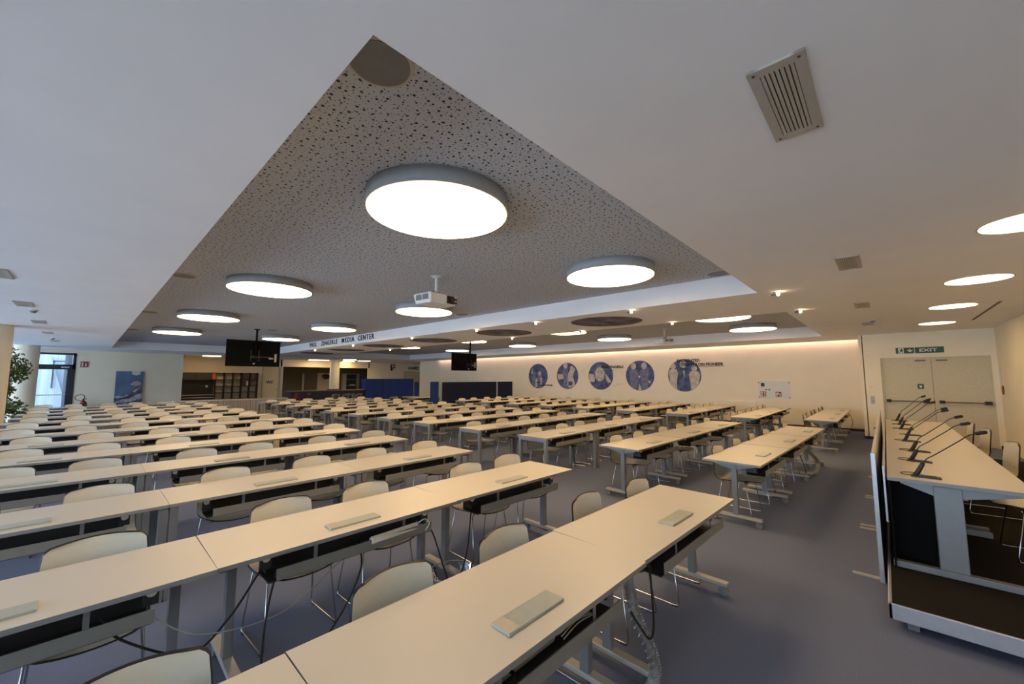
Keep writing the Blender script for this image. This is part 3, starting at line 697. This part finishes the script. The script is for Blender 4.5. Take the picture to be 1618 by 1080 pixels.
mural('round blue mural with a pale stooping figure, second from the left', 12.3, [('mural_lt', [(-.6, -.2), (-.2, -.15), (.1, -.65), (.5, -.5), (.35, 0), (.5, .35), (.3, .5), (.1, .2), (-.1, .0), (-.3, .1), (-.65, .1)])] + pf(-.12, 1.3, .34, -.68, 'mural_mid', 'mural_lt') + [('mural', [(.05, -.5), (.3, -.5), (.32, -.3), (.08, -.28)]), ('mural_lt', head(.3, .38, .12))])
mural('round blue mural of one large smiling face, middle of the five', 10.3, [('mural_lt', [(-.65, -.3), (-.35, -.35), (-.3, .0), (-.45, .1), (-.66, .1)]), ('mural_mid', head(-.05, .12, .34, 1.25)), ('mural_lt', head(-.04, .08, .27, 1.3)), ('mural', [(-.6, -.35), (-.25, -.28), (0, -.38), (.25, -.26), (.5, -.45), (.3, -.68), (-.3, -.68)]), ('mural_lt', [(.3, .1), (.45, -.1), (.6, -.3), (.4, -.35), (.28, -.1)]), ('mural', [(-.16, -.1), (0, -.15), (.1, -.1), (0, -.18)]), ('mural', head(-.14, .14, .03, .6)), ('mural', head(.07, .14, .03, .6))])
mural('round blue mural of two men side by side, second from the right', 8.25, pf(-.3, 1.25, .42, -.75, 'mural_mid', 'mural_lt') + pf(.22, 1.25, .42, -.75, 'mural_mid', 'mural_lt') + [('mural_lt', [(-.1, -.68), (-.02, -.35), (.08, -.68)]), ('mural_lt', head(.46, -.28, .05)), ('mural_lt', head(-.03, -.05, .05))])
mural('large round blue mural of three people, rightmost and nearest', 6.25, pf(-.46, 1.15, .36, -.7, 'mural_lt', 'mural_lt') + pf(.42, 1.1, .42, -.75, 'mural_lt', 'mural_lt') + pf(-.03, 1.35, .42, -.8, 'mural', 'mural_lt') + [('mural_lt', [(-.05, .2), (.04, .2), (.01, -.1)]), ('mural_mid', head(-.03, .47, .12, .6))])
def wtext(name, lab, lines, group=None):
    t = thing(name, lab, 'lettering', (XM, lines[0][1], lines[0][2]))
    for s, ya, z, wdt, hh in lines:
        text('text_line', s, (-.012, ya - lines[0][1], z - lines[0][2]), (0, -1, 0), (0, 0, 1), wdt, hh, M['ink'], t, bold=.03 if hh > .06 else .01, depth=.004)
    return t
t = wtext('wall_lettering', 'black lettering FARSIGHTED BIATHLON PIONEER on the mural wall', [('FARSIGHTED', 6.52, 2.42, .92, .125), ('BIATHLON PIONEER', 6.2, 2.25, 1.5, .125)])
bm = BM(); box(bm, -.014, -.012, -1.84, -.5, -.2, -.188); obj('underline', bm, M['ink'], t)
wtext('wall_lettering', 'black two-line name lettering overlapping the large face mural', [('PAUL ZINGERLE', 10.22, 2.22, 1.16, .12), ('(1933 - 1995)', 10.18, 2.09, .62, .055)])
t = wtext('wall_lettering', 'black lettering overlapping the leftmost mural', [('A REAL', 14.5, 1.46, .4, .09), ('NETWORKER', 14.25, 1.30, .98, .09)])
bm = BM(); box(bm, -.014, -.012, -.72, .1, -.24, -.232); obj('underline', bm, M['ink'], t)
bm = BM(); tube(bm, [(17.44, 9.62, 1.42), (17.44, 9.55, 1.36), (17.44, 9.46, 1.38), (17.44, 9.40, 1.46), (17.44, 9.30, 1.44), (17.44, 9.1, 1.48)], .004, seg=5, smooth_n=5)
tag(obj('signature', bm, M['ink']), 'thin handwritten signature scrawl right of the face mural', 'signature')
# glass control board
b = thing('control_board', 'framed white control board with red signs on the mural wall', 'board', (17.43, 3.0, 1.0))
bm = BM(); box(bm, 0, .012, -.46, .52, 0, .62); obj('board_panel', bm, M['signwhite'], b)
bm = BM()
for yy in (-.455, .5):
    for zz in (.03, .57): box(bm, -.012, .0, yy - .012, yy + .018, zz - .012, zz + .018)
obj('corner_bolts', bm, M['black'], b)
bm = BM(); box(bm, -.03, 0, .32, .43, .43, .56, .004); obj('black_socket', bm, M['black'], b)
for yy in (.27, .17):
    bm = BM(); cyl(bm, (-.02, yy, .31), (0, yy, .31), .026, seg=16); obj('knob', bm, M['black'], b)
for i, yy in enumerate((.28, -.2)):
    bm = BM(); box(bm, -.004, 0, yy, yy + .18, .06, .24); r_ = obj('red_sign', bm, M['red'], b)
    bm = BM()
    if i == 0:
        box(bm, -.006, -.004, yy + .11, yy + .16, .08, .14); box(bm, -.006, -.004, yy + .11, yy + .16, .16, .22); box(bm, -.006, -.004, yy + .03, yy + .06, .08, .19); box(bm, -.006, -.004, yy + .03, yy + .08, .195, .215)
    else:
        box(bm, -.006, -.004, yy + .08, yy + .16, .13, .21); box(bm, -.006, -.004, yy + .13, yy + .16, .08, .13); box(bm, -.006, -.004, yy + .03, yy + .06, .08, .19)
    obj('white_pictogram', bm, M['signwhite'], r_)
bm = BM(); box(bm, 17.40, 17.45, 3.62, 4.95, .5, .86, .006); tag(obj('wall_panel', bm, M['wall']), 'flat cream box panel low on the mural wall left of the control board', 'panel')

# ================================================================= PARTITIONS
for x0, x1, lb in ((12.02, 15.79, 'wide navy partition panel standing before the mural wall'), (15.89, 17.1, 'narrow navy partition panel next to the wall, right of the wide one')):
    t = thing('partition_panel', lb, 'partition', (x0, 16.0, 0))
    bm = BM(); box(bm, 0, x1 - x0, -.02, .02, .1, 1.54, .004); obj('fabric_panel', bm, M['navy'], t)
    bm = BM(); box(bm, -.03, 0, -.025, .025, 0, 1.55); box(bm, x1 - x0, x1 - x0 + .03, -.025, .025, 0, 1.55); obj('side_post', bm, M['alu'], t)
    bm = BM(); box(bm, .02, .07, -.2, .2, 0, .1); box(bm, x1 - x0 - .07, x1 - x0 - .02, -.2, .2, 0, .1); obj('foot', bm, M['metal'], t)
for x0, x1, y, h, lb in ((11.42, 11.9, 16.1, 1.56, 'narrow bright blue partition left of the navy panels'), (14.12, 14.45, 21.6, 1.5, 'narrow blue partition at the right end of the blue lockers')):
    t = thing('partition_panel', lb, 'partition', (x0, y, 0))
    bm = BM(); box(bm, 0, x1 - x0, -.02, .02, .0, h, .004); obj('fabric_panel', bm, M['blue'], t)
    bm = BM(); box(bm, .05, .09, -.2, .2, 0, .04); obj('foot', bm, M['metal'], t)
xs = (10.95, 12.0, 13.05, 14.1)
for k in range(3):
    t = thing('blue_locker', 'tall blue locker unit beside the dark counter, %s of three' % ['left', 'middle', 'right'][k], 'locker', (xs[k], 21.7, 0), 0, 'blue locker units')
    bm = BM(); box(bm, 0, 1.045, 0, .5, 0, 1.7, .004); obj('locker_body', bm, M['blue'], t)
    for q in range(2):
        bm = BM(); box(bm, .01 + q * .52, .515 + q * .52, -.018, 0, .04, 1.67, .004); d_ = obj('locker_door', bm, M['blue'], t)
        bm = BM(); box(bm, .46 + q * .05, .475 + q * .05, -.03, -.018, .9, 1.0); obj('handle', bm, M['metal_dark'], d_)
# ================================================================= COUNTERS
c = thing('striped_counter', 'low counter with striped wood front behind the left desks', 'counter', (2.6, 21.75, 0))
bm = BM(); box(bm, 0, 4.3, 0, .6, 0, .73); obj('counter_front', bm, M['woodstripe'], c)
bm = BM(); box(bm, -.03, 4.33, -.04, .64, .73, .77, .004); obj('counter_top', bm, M['shell'], c)
c = thing('dark_counter', 'dark blue counter with large faded lettering before the alcove', 'counter', (7.05, 21.75, 0))
bm = BM(); box(bm, 0, 3.82, 0, .6, 0, 1.06); obj('counter_front', bm, M['counter'], c)
bm = BM(); box(bm, -.05, 3.86, -.06, .66, 1.06, 1.1, .004); obj('counter_top', bm, M['grey'], c)
text('red_letter', 'A', (.08, -.004, .60), (1, 0, 0), (0, 0, 1), .35, .42, M['redbrown'], c, bold=.06, depth=.003)
text('red_letter', 'II', (.78, -.004, .84), (1, 0, 0), (0, 0, 1), .16, .14, M['redbrown'], c, bold=.04, depth=.003)
text('pale_letters', 'EVTIC', (1.95, -.004, .42), (1, 0, 0), (0, 0, 1), 1.8, .48, M['grey'], c, bold=.06, depth=.003, shear=.2)
# kitchenette
k_ = thing('kitchen_unit', 'black kitchen unit set in the far wall left of the shelves', 'kitchen unit', (3.55, 29.55, 0))
bm = BM(); box(bm, 0, 1.78, .0, .43, 0, .72); box(bm, 0, 1.78, .38, .43, .72, 2.07); box(bm, 0, 1.78, .08, .43, 1.62, 2.07); obj('unit_body', bm, M['black'], k_)
bm = BM(); box(bm, 0, 1.78, -.02, .0, .74, .77); box(bm, 0, 1.78, -.02, 0, .58, .61); obj('metal_rails', bm, M['alu'], k_)
for q in range(2):
    bm = BM(); box(bm, .02 + q * .88, .86 + q * .88, .06, .08, 1.64, 2.05, .003); obj('cupboard_door', bm, M['metal_dark'], k_)
bm = BM(); cyl(bm, (1.45, .36, 1.25), (1.45, .38, 1.25), .07, seg=20); obj('wall_clock', bm, M['hatch'], k_)
s_ = thing('open_shelving', 'black open grid shelving right of the kitchen unit', 'shelving', (5.36, 29.65, 0))
bm = BM(); W_ = 2.22
for q in range(6): box(bm, q * W_ / 5 - (.0 if q else 0), q * W_ / 5 + .04, 0, .34, .45, 2.07)
obj('uprights', bm, M['black'], s_)
bm = BM()
for q in range(5): box(bm, .04, W_, .005, .33, .45 + q * .395, .48 + q * .395)
obj('shelf_boards', bm, M['black'], s_)
bm = BM(); box(bm, .01, W_ + .03, .335, .348, .45, 2.07); obj('shelf_back', bm, M['wall'], s_)
for i, (a, q) in enumerate(((3, 3), (4, 3), (3, 2), (4, 2))):
    bm = BM(); x0 = 5.36 + a * W_ / 5 + .07; z0 = .485 + q * .395
    box(bm, x0, x0 + .34, 29.7, 29.9, z0, z0 + .3, .01)
    tag(obj('cloth_stack', bm, M['plaid']), 'red and black checked cloth in the %s grid shelf cell of the %s column' % (['top', 'top', 'second', 'second'][i], ['fourth', 'last'][a - 3]), 'cloth')
bm = BM(); cyl(bm, (7.02, 29.62, .88 + .395), (7.02, 29.62, .88 + .67), .045, seg=14); tag(obj('white_bottle', bm, M['white']), 'white bottle standing on the grid shelving', 'bottle')
bm = BM(); box(bm, 5.17, 5.36, 29.45, 29.6, 1.66, 2.02, .03); tag(obj('towel_roll', bm, M['orange']), 'orange roll box between kitchen unit and shelving', 'box')
# WC door
d = thing('wc_door', 'cream door lettered WC in the far wall', 'door', (7.95, 29.95, 0))
bm = BM(); box(bm, 0, .95, 0, .03, 0, 2.55, .003); obj('door_leaf', bm, M['door'], d)
bm = BM(); cyl(bm, (.83, -.05, .98), (.83, 0, .98), .035, seg=14); obj('door_knob', bm, M['metal'], d)
text('wc_letters', 'WC', (.2, -.004, 1.38), (1, 0, 0), (0, 0, 1), .44, .2, M['ink'], d, bold=.03, depth=.004)
bm = BM(); box(bm, 9.0, 9.14, 29.9, 30.0, 0, 2.52); struct('trim_1', bm, M['alu'], 'grey post between WC door and alcove')
# alcove items
bm = BM(); box(bm, 11.42, 11.56, 32.9, 32.98, .4, 2.1, .004); tag(obj('light_bar', bm, M['beigemetal']), 'pale vertical bar on the dark alcove wall', 'bar')
t = thing('alcove_doorway', 'cream framed doorway opening in the dark alcove', 'doorway', (12.55, 32.95, 0))
bm = BM(); box(bm, 0, .1, 0, .04, 0, 2.15); box(bm, 0, 1.2, 0, .04, 2.08, 2.15); obj('door_frame', bm, M['beigemetal'], t)
bm = BM(); box(bm, .1, 1.1, .01, .03, 0, 2.08); obj('back_panel', bm, M['door'], t)
bm = BM(); bmesh.ops.create_icosphere(bm, subdivisions=2, radius=.2, matrix=Matrix.Translation((13.15, 32.75, 1.85)) @ Matrix.Diagonal((1.6, .8, 1, 1)))
for v in bm.verts: v.co += Vector((random.uniform(-.06, .06), 0, random.uniform(-.07, .07)))
tag(obj('hanging_coats', bm, M['black']), 'black bundle hanging in the alcove doorway', 'coats')
t = thing('shelf_cabinet', 'open grey-white shelf cabinet in the alcove right of the column', 'cabinet', (14.7, 32.6, 0))
bm = BM(); box(bm, -.25, .05, 0, .35, 0, 2.12); box(bm, 1.05, 1.15, 0, .35, 0, 2.12); box(bm, .0, 1.1, 0, .35, 2.06, 2.12); obj('cabinet_frame', bm, M['beigemetal'], t)
for z in (.6, 1.1, 1.6):
    bm = BM(); box(bm, .05, 1.05, 0, .33, z, z + .04); obj('shelf', bm, M['beigemetal'], t)
bm = BM(); box(bm, .05, 1.05, .33, .35, 0, 2.06); obj('cabinet_back', bm, M['metal_dark'], t)
bm = BM(); box(bm, 15.1, 15.5, 32.62, 32.8, 1.142, 1.22, .01); tag(obj('folder_stack', bm, M['white']), 'white folders lying on the alcove cabinet shelf', 'folders')
bm = BM(); box(bm, 9.0, 9.7, 22.0, 22.2, 1.1, 1.14, .01); tag(obj('counter_tray', bm, M['black']), 'flat black tray on the dark counter', 'tray')
# far wall signs and door
t = thing('far_door', 'cream door below the distant exit sign, behind the lockers', 'door', (18.6, 29.97, 0))
bm = BM(); box(bm, 0, 2.2, 0, .03, 0, 2.25); obj('door_leaf', bm, M['door'], t)
bm = BM(); box(bm, -.06, 0, -.01, .03, 0, 2.3); box(bm, -.06, 2.26, -.01, .03, 2.25, 2.31); obj('door_frame', bm, M['beigemetal'], t)
t = thing('exit_sign', 'small dark green exit sign above the distant door', 'sign', (18.95, 29.96, 2.5))
bm = BM(); box(bm, 0, .62, 0, .02, 0, .2); box(bm, .66, 1.0, 0, .02, -.02, .24); obj('sign_panel', bm, M['green'], t)
text('exit_word', 'EXIT', (.1, -.003, .05), (1, 0, 0), (0, 0, 1), .4, .1, M['signwhite'], t, bold=.02, depth=.002)
bm = BM(); prism(bm, [(.72, .1), (.84, .2), (.84, .13), (.94, .13), (.94, .07), (.84, .07), (.84, 0)], (0, -.002, 0), (1, 0, 0), (0, 0, 1), (0, -.002, 0)); obj('arrow', bm, M['signwhite'], t)
t = thing('wall_sign', 'small dark square sign with a drop on the far wall', 'sign', (17.25, 29.97, 2.45))
bm = BM(); box(bm, 0, .42, 0, .02, .1, .42); cyl(bm, (.1, 0, 0), (.1, .02, 0), .1, seg=16); obj('sign_panel', bm, M['ink'], t)
bm = BM(); box(bm, .1, .34, -.003, 0, .18, .34); obj('pictogram', bm, M['signwhite'], t)

# ================================================================= WALL WITH GLAZED DOOR
ds = thing('glazed_door', 'dark framed glazed door with a push bar at the far left', 'door', (-1.8, 27.0, 0))
bm = BM(); box(bm, 0, .08, -.02, .08, 0, 2.87); box(bm, 1.34, 1.44, -.02, .08, 0, 2.87); box(bm, 0, 1.44, -.02, .08, 2.79, 2.87); box(bm, 0, 1.44, -.02, .08, 2.13, 2.35); obj('door_frame', bm, M['darkframe'], ds)
bm = BM(); box(bm, .08, .17, -.01, .06, 0, 2.13); box(bm, 1.2, 1.34, -.01, .06, 0, 2.13); box(bm, .17, 1.2, -.01, .06, 0, .14); lf = obj('door_leaf', bm, M['darkframe'], ds)
bm = BM(); box(bm, .17, 1.2, .02, .03, .14, 2.13); obj('door_pane', bm, M['glass'], lf)
bm = BM(); box(bm, .08, 1.34, .02, .03, 2.35, 2.79); obj('transom_pane', bm, M['glass'], ds)
bm = BM(); cyl(bm, (.12, -.07, 1.0), (1.25, -.07, 1.0), .018, seg=12); obj('push_bar', bm, M['rod'], ds)
bm = BM(); box(bm, 1.0, 1.25, -.06, -.01, 2.2, 2.26, .004); obj('door_closer', bm, M['alu'], ds)
t = thing('fire_sign', 'small red fire extinguisher sign right of the glazed door', 'sign', (-.22, 26.97, 2.24))
bm = BM(); box(bm, 0, .24, 0, .015, 0, .26); obj('sign_panel', bm, M['red'], t)
bm = BM(); box(bm, .03, .09, -.003, 0, .14, .22); box(bm, .03, .09, -.003, 0, .04, .12); box(bm, .15, .19, -.003, 0, .04, .18); obj('pictogram', bm, M['signwhite'], t)
t = thing('fire_extinguisher', 'red fire extinguisher with black looped hose against the left wall', 'fire extinguisher', (-.02, 26.75, 0))
bm = BM(); cyl(bm, (0, 0, .02), (0, 0, .62), .1, seg=20); cyl(bm, (0, 0, .62), (0, 0, .74), .1, .03, seg=20); obj('cylinder_body', bm, M['red'], t)
bm = BM(); box(bm, -.03, .03, -.03, .03, .74, .8, .005); box(bm, -.02, .1, -.015, .015, .78, .81); obj('valve', bm, M['black'], t)
bm = BM(); tube(bm, [(0, -.03, .77), (.03, -.06, .9), (-.05, -.08, .99), (-.2, -.08, .97), (-.27, -.08, .86), (-.2, -.08, .76), (-.06, -.1, .72), (.08, -.1, .66), (.12, -.1, .5)], .014, seg=8, smooth_n=6); obj('hose', bm, M['black'], t)
bm = BM(); cyl(bm, (.12, -.1, .35), (.12, -.1, .52), .035, .015, seg=14); obj('nozzle', bm, M['black'], t)
t = thing('mountain_poster', 'tall poster of a snowy mountain under blue sky leaning on the wall', 'poster', (.97, 26.93, .45))
bm = BM(); box(bm, 0, .98, 0, .03, 0, 1.62); obj('poster_board', bm, M['sky'], t)
bm = BM(); prism(bm, [(0, .0), (.98, 0), (.98, .75), (.86, .95), (.72, .8), (.6, .62), (.45, .55), (.25, .45), (.1, .3), (0, .34)], (0, -.001, 0), (1, 0, 0), (0, 0, 1), (0, -.002, 0)); obj('rock_print', bm, M['mount'], t)
bm = BM(); prism(bm, [(0, .12), (.3, .28), (.55, .3), (.8, .5), (.97, .55), (.97, .3), (.6, .15), (.3, .12)], (0, -.004, 0), (1, 0, 0), (0, 0, 1), (0, -.001, 0)); prism(bm, [(.0, .0), (.4, .08), (.7, 0)], (0, -.004, 0), (1, 0, 0), (0, 0, 1), (0, -.001, 0)); prism(bm, [(.0, .40), (.12, .46), (.3, .42), (.42, .5), (.5, .47), (.3, .36), (.1, .33)], (0, -.004, 0), (1, 0, 0), (0, 0, 1), (0, -.001, 0)); prism(bm, [(.62, .62), (.75, .78), (.9, .92), (.84, .74), (.7, .6)], (0, -.004, 0), (1, 0, 0), (0, 0, 1), (0, -.001, 0)); obj('snow_print', bm, M['mount2'], t)
bm = BM(); prism(bm, [(.5, .98), (.62, 1.12), (.8, 1.15), (.92, 1.05), (.88, .95), (.7, .9)], (0, -.004, 0), (1, 0, 0), (0, 0, 1), (0, -.001, 0)); obj('cloud_print', bm, M['cloud'], t)
bm = BM(); prism(bm, [(.55, 1.62), (.55, 1.48), (.7, 1.42), (.85, 1.48), (.85, 1.62)], (0, -.004, 0), (1, 0, 0), (0, 0, 1), (0, -.001, 0)); obj('white_badge', bm, M['signwhite'], t)
t = thing('mountain_poster', 'dark blue poster half hidden behind the potted plant', 'poster', (-2.5, 26.93, .55))
bm = BM(); box(bm, 0, .6, 0, .03, 0, 1.3); obj('poster_board', bm, M['sky'], t)
bm = BM(); prism(bm, [(0, 0), (.6, 0), (.6, .8), (.4, .6), (.2, .7), (0, .5)], (0, -.001, 0), (1, 0, 0), (0, 0, 1), (0, -.002, 0)); obj('rock_print', bm, M['mount'], t)
# potted fig tree
t = thing('potted_fig_tree', 'leafy green potted tree between the two left columns', 'potted tree', (-1.62, 18.6, 0)); random.seed(5)
bm = BM(); cyl(bm, (0, 0, 0), (0, 0, .45), .18, .24, seg=24); obj('pot', bm, M['white'], t)
bm = BM(); cyl(bm, (0, 0, .451), (0, 0, .46), .225, seg=24); obj('soil', bm, M['bark'], t)
bm = BM(); tube(bm, [(0, 0, .4), (.03, 0, 1.0), (-.03, .02, 1.6), (0, 0, 2.3)], [.025, .022, .018, .01], seg=8, smooth_n=4)
for k in range(9):
    z = .8 + k * .2; a = k * 2.4; tube(bm, [(0, 0, z), (.14 * math.cos(a), .14 * math.sin(a), z + .15), (.26 * math.cos(a), .26 * math.sin(a), z + .2)], .006, seg=5)
obj('trunk', bm, M['bark'], t)
bm = BM()
blobs = [(.10, -.05, 2.35, .26), (.22, .0, 2.1, .28), (.0, .0, 2.05, .28), (.25, .0, 1.8, .22), (.05, .0, 1.75, .22), (.12, 0, .98, .26), (.28, 0, .85, .24), (.0, 0, .8, .24), (.35, 0, .62, .16), (-.15, 0, 2.2, .24), (.1, 0, 1.4, .14), (.36, 0, 1.95, .16)]
for k in range(1500):
    bx, by, bz, br = random.choice(blobs); d = Vector((random.gauss(0, 1), random.gauss(0, 1), random.gauss(0, 1))).normalized() * br * random.random() ** .4
    c = Vector((bx, by, bz)) + d
    u = Vector((random.uniform(-1, 1), random.uniform(-1, 1), random.uniform(-1.2, .0))).normalized(); v = u.orthogonal().normalized(); L = random.uniform(.07, .12)
    q = [c - u * L * .5, c - u * L * .1 + v * L * .26, c + u * L * .5, c - u * L * .1 - v * L * .26]
    bm.faces.new([bm.verts.new(p) for p in q])
lv = obj('leaves', bm, M['leaf'], t)

# ================================================================= OUTSIDE THE GLAZED DOOR
bm = BM(); box(bm, -14, 14, 27.15, 50, -.3, -.1); struct('ground', bm, M['snow'])
b = thing('white_building', 'white ribbed building seen through the glazed door', 'building', (-3.5, 34, -.1))
bm = BM(); box(bm, -3, 8, 0, .3, 0, 5); 
for v in bm.verts:
    if v.co.z > 2: v.co.x += .0
obj('ribbed_facade', bm, M['ribbed'], b)
bm = BM(); prism(bm, [(.6, 0), (2.9, 0), (2.1, 3.0), (1.2, 3.2)], (0, -.6, 0), (1, 0, 0), (0, 0, 1), (0, .5, 0)); obj('slanted_bay', bm, M['ribbed'], b)
bm = BM(); box(bm, 2.2, 2.26, -.7, -.64, 1.3, 2.8); box(bm, 2.7, 2.76, -.7, -.64, 1.3, 2.8); box(bm, 2.2, 2.76, -.7, -.64, 2.74, 2.8); obj('facade_window', bm, M['darkframe'], b)
bm = BM(); cyl(bm, (3.15, -1.2, 0), (3.15, -1.2, 4), .22, seg=24); tagp = obj('round_pillar', bm, M['outwhite'], b)
bm = BM(); cyl(bm, (-3.5 + 2.8, 32.4, -.1), (-3.5 + 2.8, 32.4, 4), .14, seg=20); tag(obj('outdoor_post', bm, M['darkframe']), 'dark post outside beside the white pillar', 'post')

# ================================================================= CABLES AND LOOSE THINGS
def cable(name, pts, r, m, label, cat='cable', n=8):
    if 'second' in label: pts = [(p[0], p[1] + .06, p[2]) for p in pts]
    bm = BM(); tube(bm, pts, r, seg=8, smooth_n=n); return tag(obj(name, bm, m), label, cat)
cable('power_cable', [(.83, 2.72, .64), (.77, 2.70, .6), (.62, 2.66, .42), (.45, 2.62, .34), (.2, 2.66, .5), (.12, 2.7, .62)], .006, M['rubber'], 'black cable sagging between the two nearest trays of the second row')
cable('power_cable', [(.86, 2.66, .62), (.80, 2.60, .45), (.76, 2.54, .2), (.80, 2.5, .06), (.95, 2.5, .06), (1.2, 2.55, .25), (1.36, 2.62, .45), (1.38, 2.70, .6)], .006, M['rubber'], 'black cable looping to the floor below the second-row tray')
cable('network_cable', [(.3, 2.62, .58), (.5, 2.6, .42), (.9, 2.64, .36), (1.3, 2.75, .5), (1.62, 2.78, .6)], .003, M['beigemetal'], 'thin pale cable sagging under the second-row desks')
cable('power_cable', [(1.92, 2.69, .6), (1.97, 2.64, .5), (2.03, 2.58, .25), (2.08, 2.56, .1), (2.12, 2.58, .03)], .006, M['rubber'], 'black cable dropping from the second-row tray to the plastic basket')
cable('power_cable', [(2.42, 2.70, .6), (2.36, 2.64, .56), (2.31, 2.62, .3), (2.24, 2.62, .12), (2.16, 2.62, .03)], .006, M['rubber'], 'black cable from the aisle-end second-row tray down to the plastic basket')
cable('power_cable', [(2.02, 1.14, .66), (2.12, 1.12, .69), (2.25, 1.1, .70)], .006, M['rubber'], 'short black cable joining the trays of the nearest row')
cable('power_cable', [(2.42, 1.12, .66), (2.35, 1.08, .55), (2.24, 1.02, .38), (2.14, 1.0, .36), (2.03, 1.0, .47), (1.98, 1.02, .55)], .006, M['rubber'], 'black cable loop hanging at the front of the nearest row')
for i, (x, y) in enumerate(((1.05, 1.1), (4.15, 1.1))):
    pass
def strip(x, y, z, label, rz=0, tilt=0, holes=True):
    t = thing('power_strip', label, 'power strip', (x, y, z), rz); t.rotation_euler = (tilt, 0, rz)
    bm = BM(); box(bm, -.19, .19, -.025, .025, 0, .04, .008); obj('strip_body', bm, M['shell'], t)
    bm = BM()
    for k in range(5): cyl(bm, (-.14 + k * .07, 0, .038), (-.14 + k * .07, 0, .043), .019, seg=14)
    if holes: obj('socket_holes', bm, M['black'], t)
    else: bm.free()
    return t
strip(1.30, 1.16, .59, 'cream power strip in the nearest tray under the first row', 0, .35)
strip(1.60, 2.672, .615, 'pale power strip propped on the tray edge of the second row', .03, 1.0, False)
cable('network_cable', [(1.79, 2.65, .65), (1.84, 2.63, .67), (1.87, 2.62, .63), (1.84, 2.64, .57)], .004, M['signwhite'], 'short white cable end of the propped power strip')
for dy in range(1):
    bm = BM()
    for k in range(9): tube(bm, [(1.48, 1.08 + .012 * k, .62 + .006 * (k % 3)), (1.6, 1.085 + .012 * k, .635 + .005 * (k % 2)), (1.72, 1.08 + .011 * k, .625)], .0035, seg=5, smooth_n=4)
    tag(obj('cable_bundle', bm, M['beigemetal']), 'bundle of thin pale cables in the nearest tray', 'cable')
bm = BM(); tube(bm, [(1.0, 1.12, .61), (1.1, 1.06, .64), (1.2, 1.12, .61), (1.1, 1.16, .62), (.98, 1.1, .62), (.85, 1.14, .61), (.7, 1.08, .61)], .007, seg=8, smooth_n=8); tag(obj('power_cable', bm, M['rubber']), 'thick black coiled cable lying in the nearest tray', 'cable')
def chain_hose(pts, r, label):
    """a clear plastic cable spine: ribbed segments threaded on a line"""
    P = catmull([Vector(p) for p in pts], 16); t = thing('cable_spine', label, 'cable spine', P[0]); O = P[0]
    bm = BM(); step = 0
    for i in range(len(P) - 1):
        d = (P[i + 1] - P[i]); c0 = P[i] - O
        cyl(bm, c0, c0 + d * .55, r, r * .92, seg=14, caps=False); cyl(bm, c0 + d * .5, c0 + d * 1.02, r * .8, r * .8, seg=12, caps=False)
        u = d.normalized().orthogonal().normalized(); v = d.normalized().cross(u)
        for q in range(4):
            a = q * PI / 2 + i * .35; w_ = (u * math.cos(a) + v * math.sin(a)) * r; cyl(bm, c0 + w_ * .95, c0 + w_ * 1.22 + d * .5, .003, seg=5)
    obj('spine_segments', bm, M['clear'], t)
    bm = BM(); tube(bm, [p - O for p in P], r * .35, seg=6); obj('inner_cable', bm, M['beigemetal'], t)
    bm = BM(); e = P[-1] - O; box(bm, e.x - .05, e.x + .05, e.y - .03, e.y + .03, e.z - .02, e.z, .003); obj('end_plate', bm, M['beigemetal'], t)
chain_hose([(2.1, 1.1, .70), (2.09, 1.08, .6), (2.12, 1.06, .45), (2.2, 1.03, .28), (2.24, 1.02, .14), (2.16, 1.03, .06), (2.05, 1.06, .06), (1.96, 1.1, .1)], .028, 'clear ribbed plastic cable spine hanging at the front of the nearest row')
chain_hose([(8.72, 1.16, .66), (8.78, 1.1, .5), (9.1, 1.02, .32), (9.2, .98, .18), (9.0, 1.0, .08), (8.8, 1.1, .06)], .03, 'clear ribbed cable spine curling below the nearest middle-block desks')
cable('power_cable', [(8.5, 1.2, .62), (8.52, 1.15, .4), (8.6, 1.1, .15), (8.75, 1.12, .06)], .007, M['rubber'], 'black cable beside the spine under the nearest middle-block desks')
cable('power_cable', [(16.6, .92, .66), (16.75, .86, .5), (16.8, .84, .3), (16.7, .9, .12)], .007, M['rubber'], 'black cable under the wall end of the nearest right-block desk')
# clear plastic basket between the desks of the second row
t = thing('plastic_basket', 'crumpled clear plastic basket on the floor under the second row', 'basket', (2.13, 2.66, 0))
bm = BM(); n = 18; R0 = []; R1 = []; R2 = []
random.seed(3)
for k in range(n):
    a = 2 * PI * k / n; j = random.uniform(.9, 1.1)
    R0.append(bm.verts.new((.11 * math.cos(a), .1 * math.sin(a), .005))); R1.append(bm.verts.new((.16 * j * math.cos(a), .14 * j * math.sin(a), .1))); R2.append(bm.verts.new((.19 * j * math.cos(a), .17 * j * math.sin(a), .19 * random.uniform(.85, 1.1))))
for A, B in ((R0, R1), (R1, R2)):
    for k in range(n): bm.faces.new((A[k], A[(k + 1) % n], B[(k + 1) % n], B[k]))
bm.faces.new(R0[::-1]); obj('basket_wall', bm, M['glass'], t)
bm = BM(); tube(bm, [(.19 * math.cos(2 * PI * k / 20), .17 * math.sin(2 * PI * k / 20), .19) for k in range(21)], .004, seg=6); obj('basket_rim', bm, M['clear'], t)
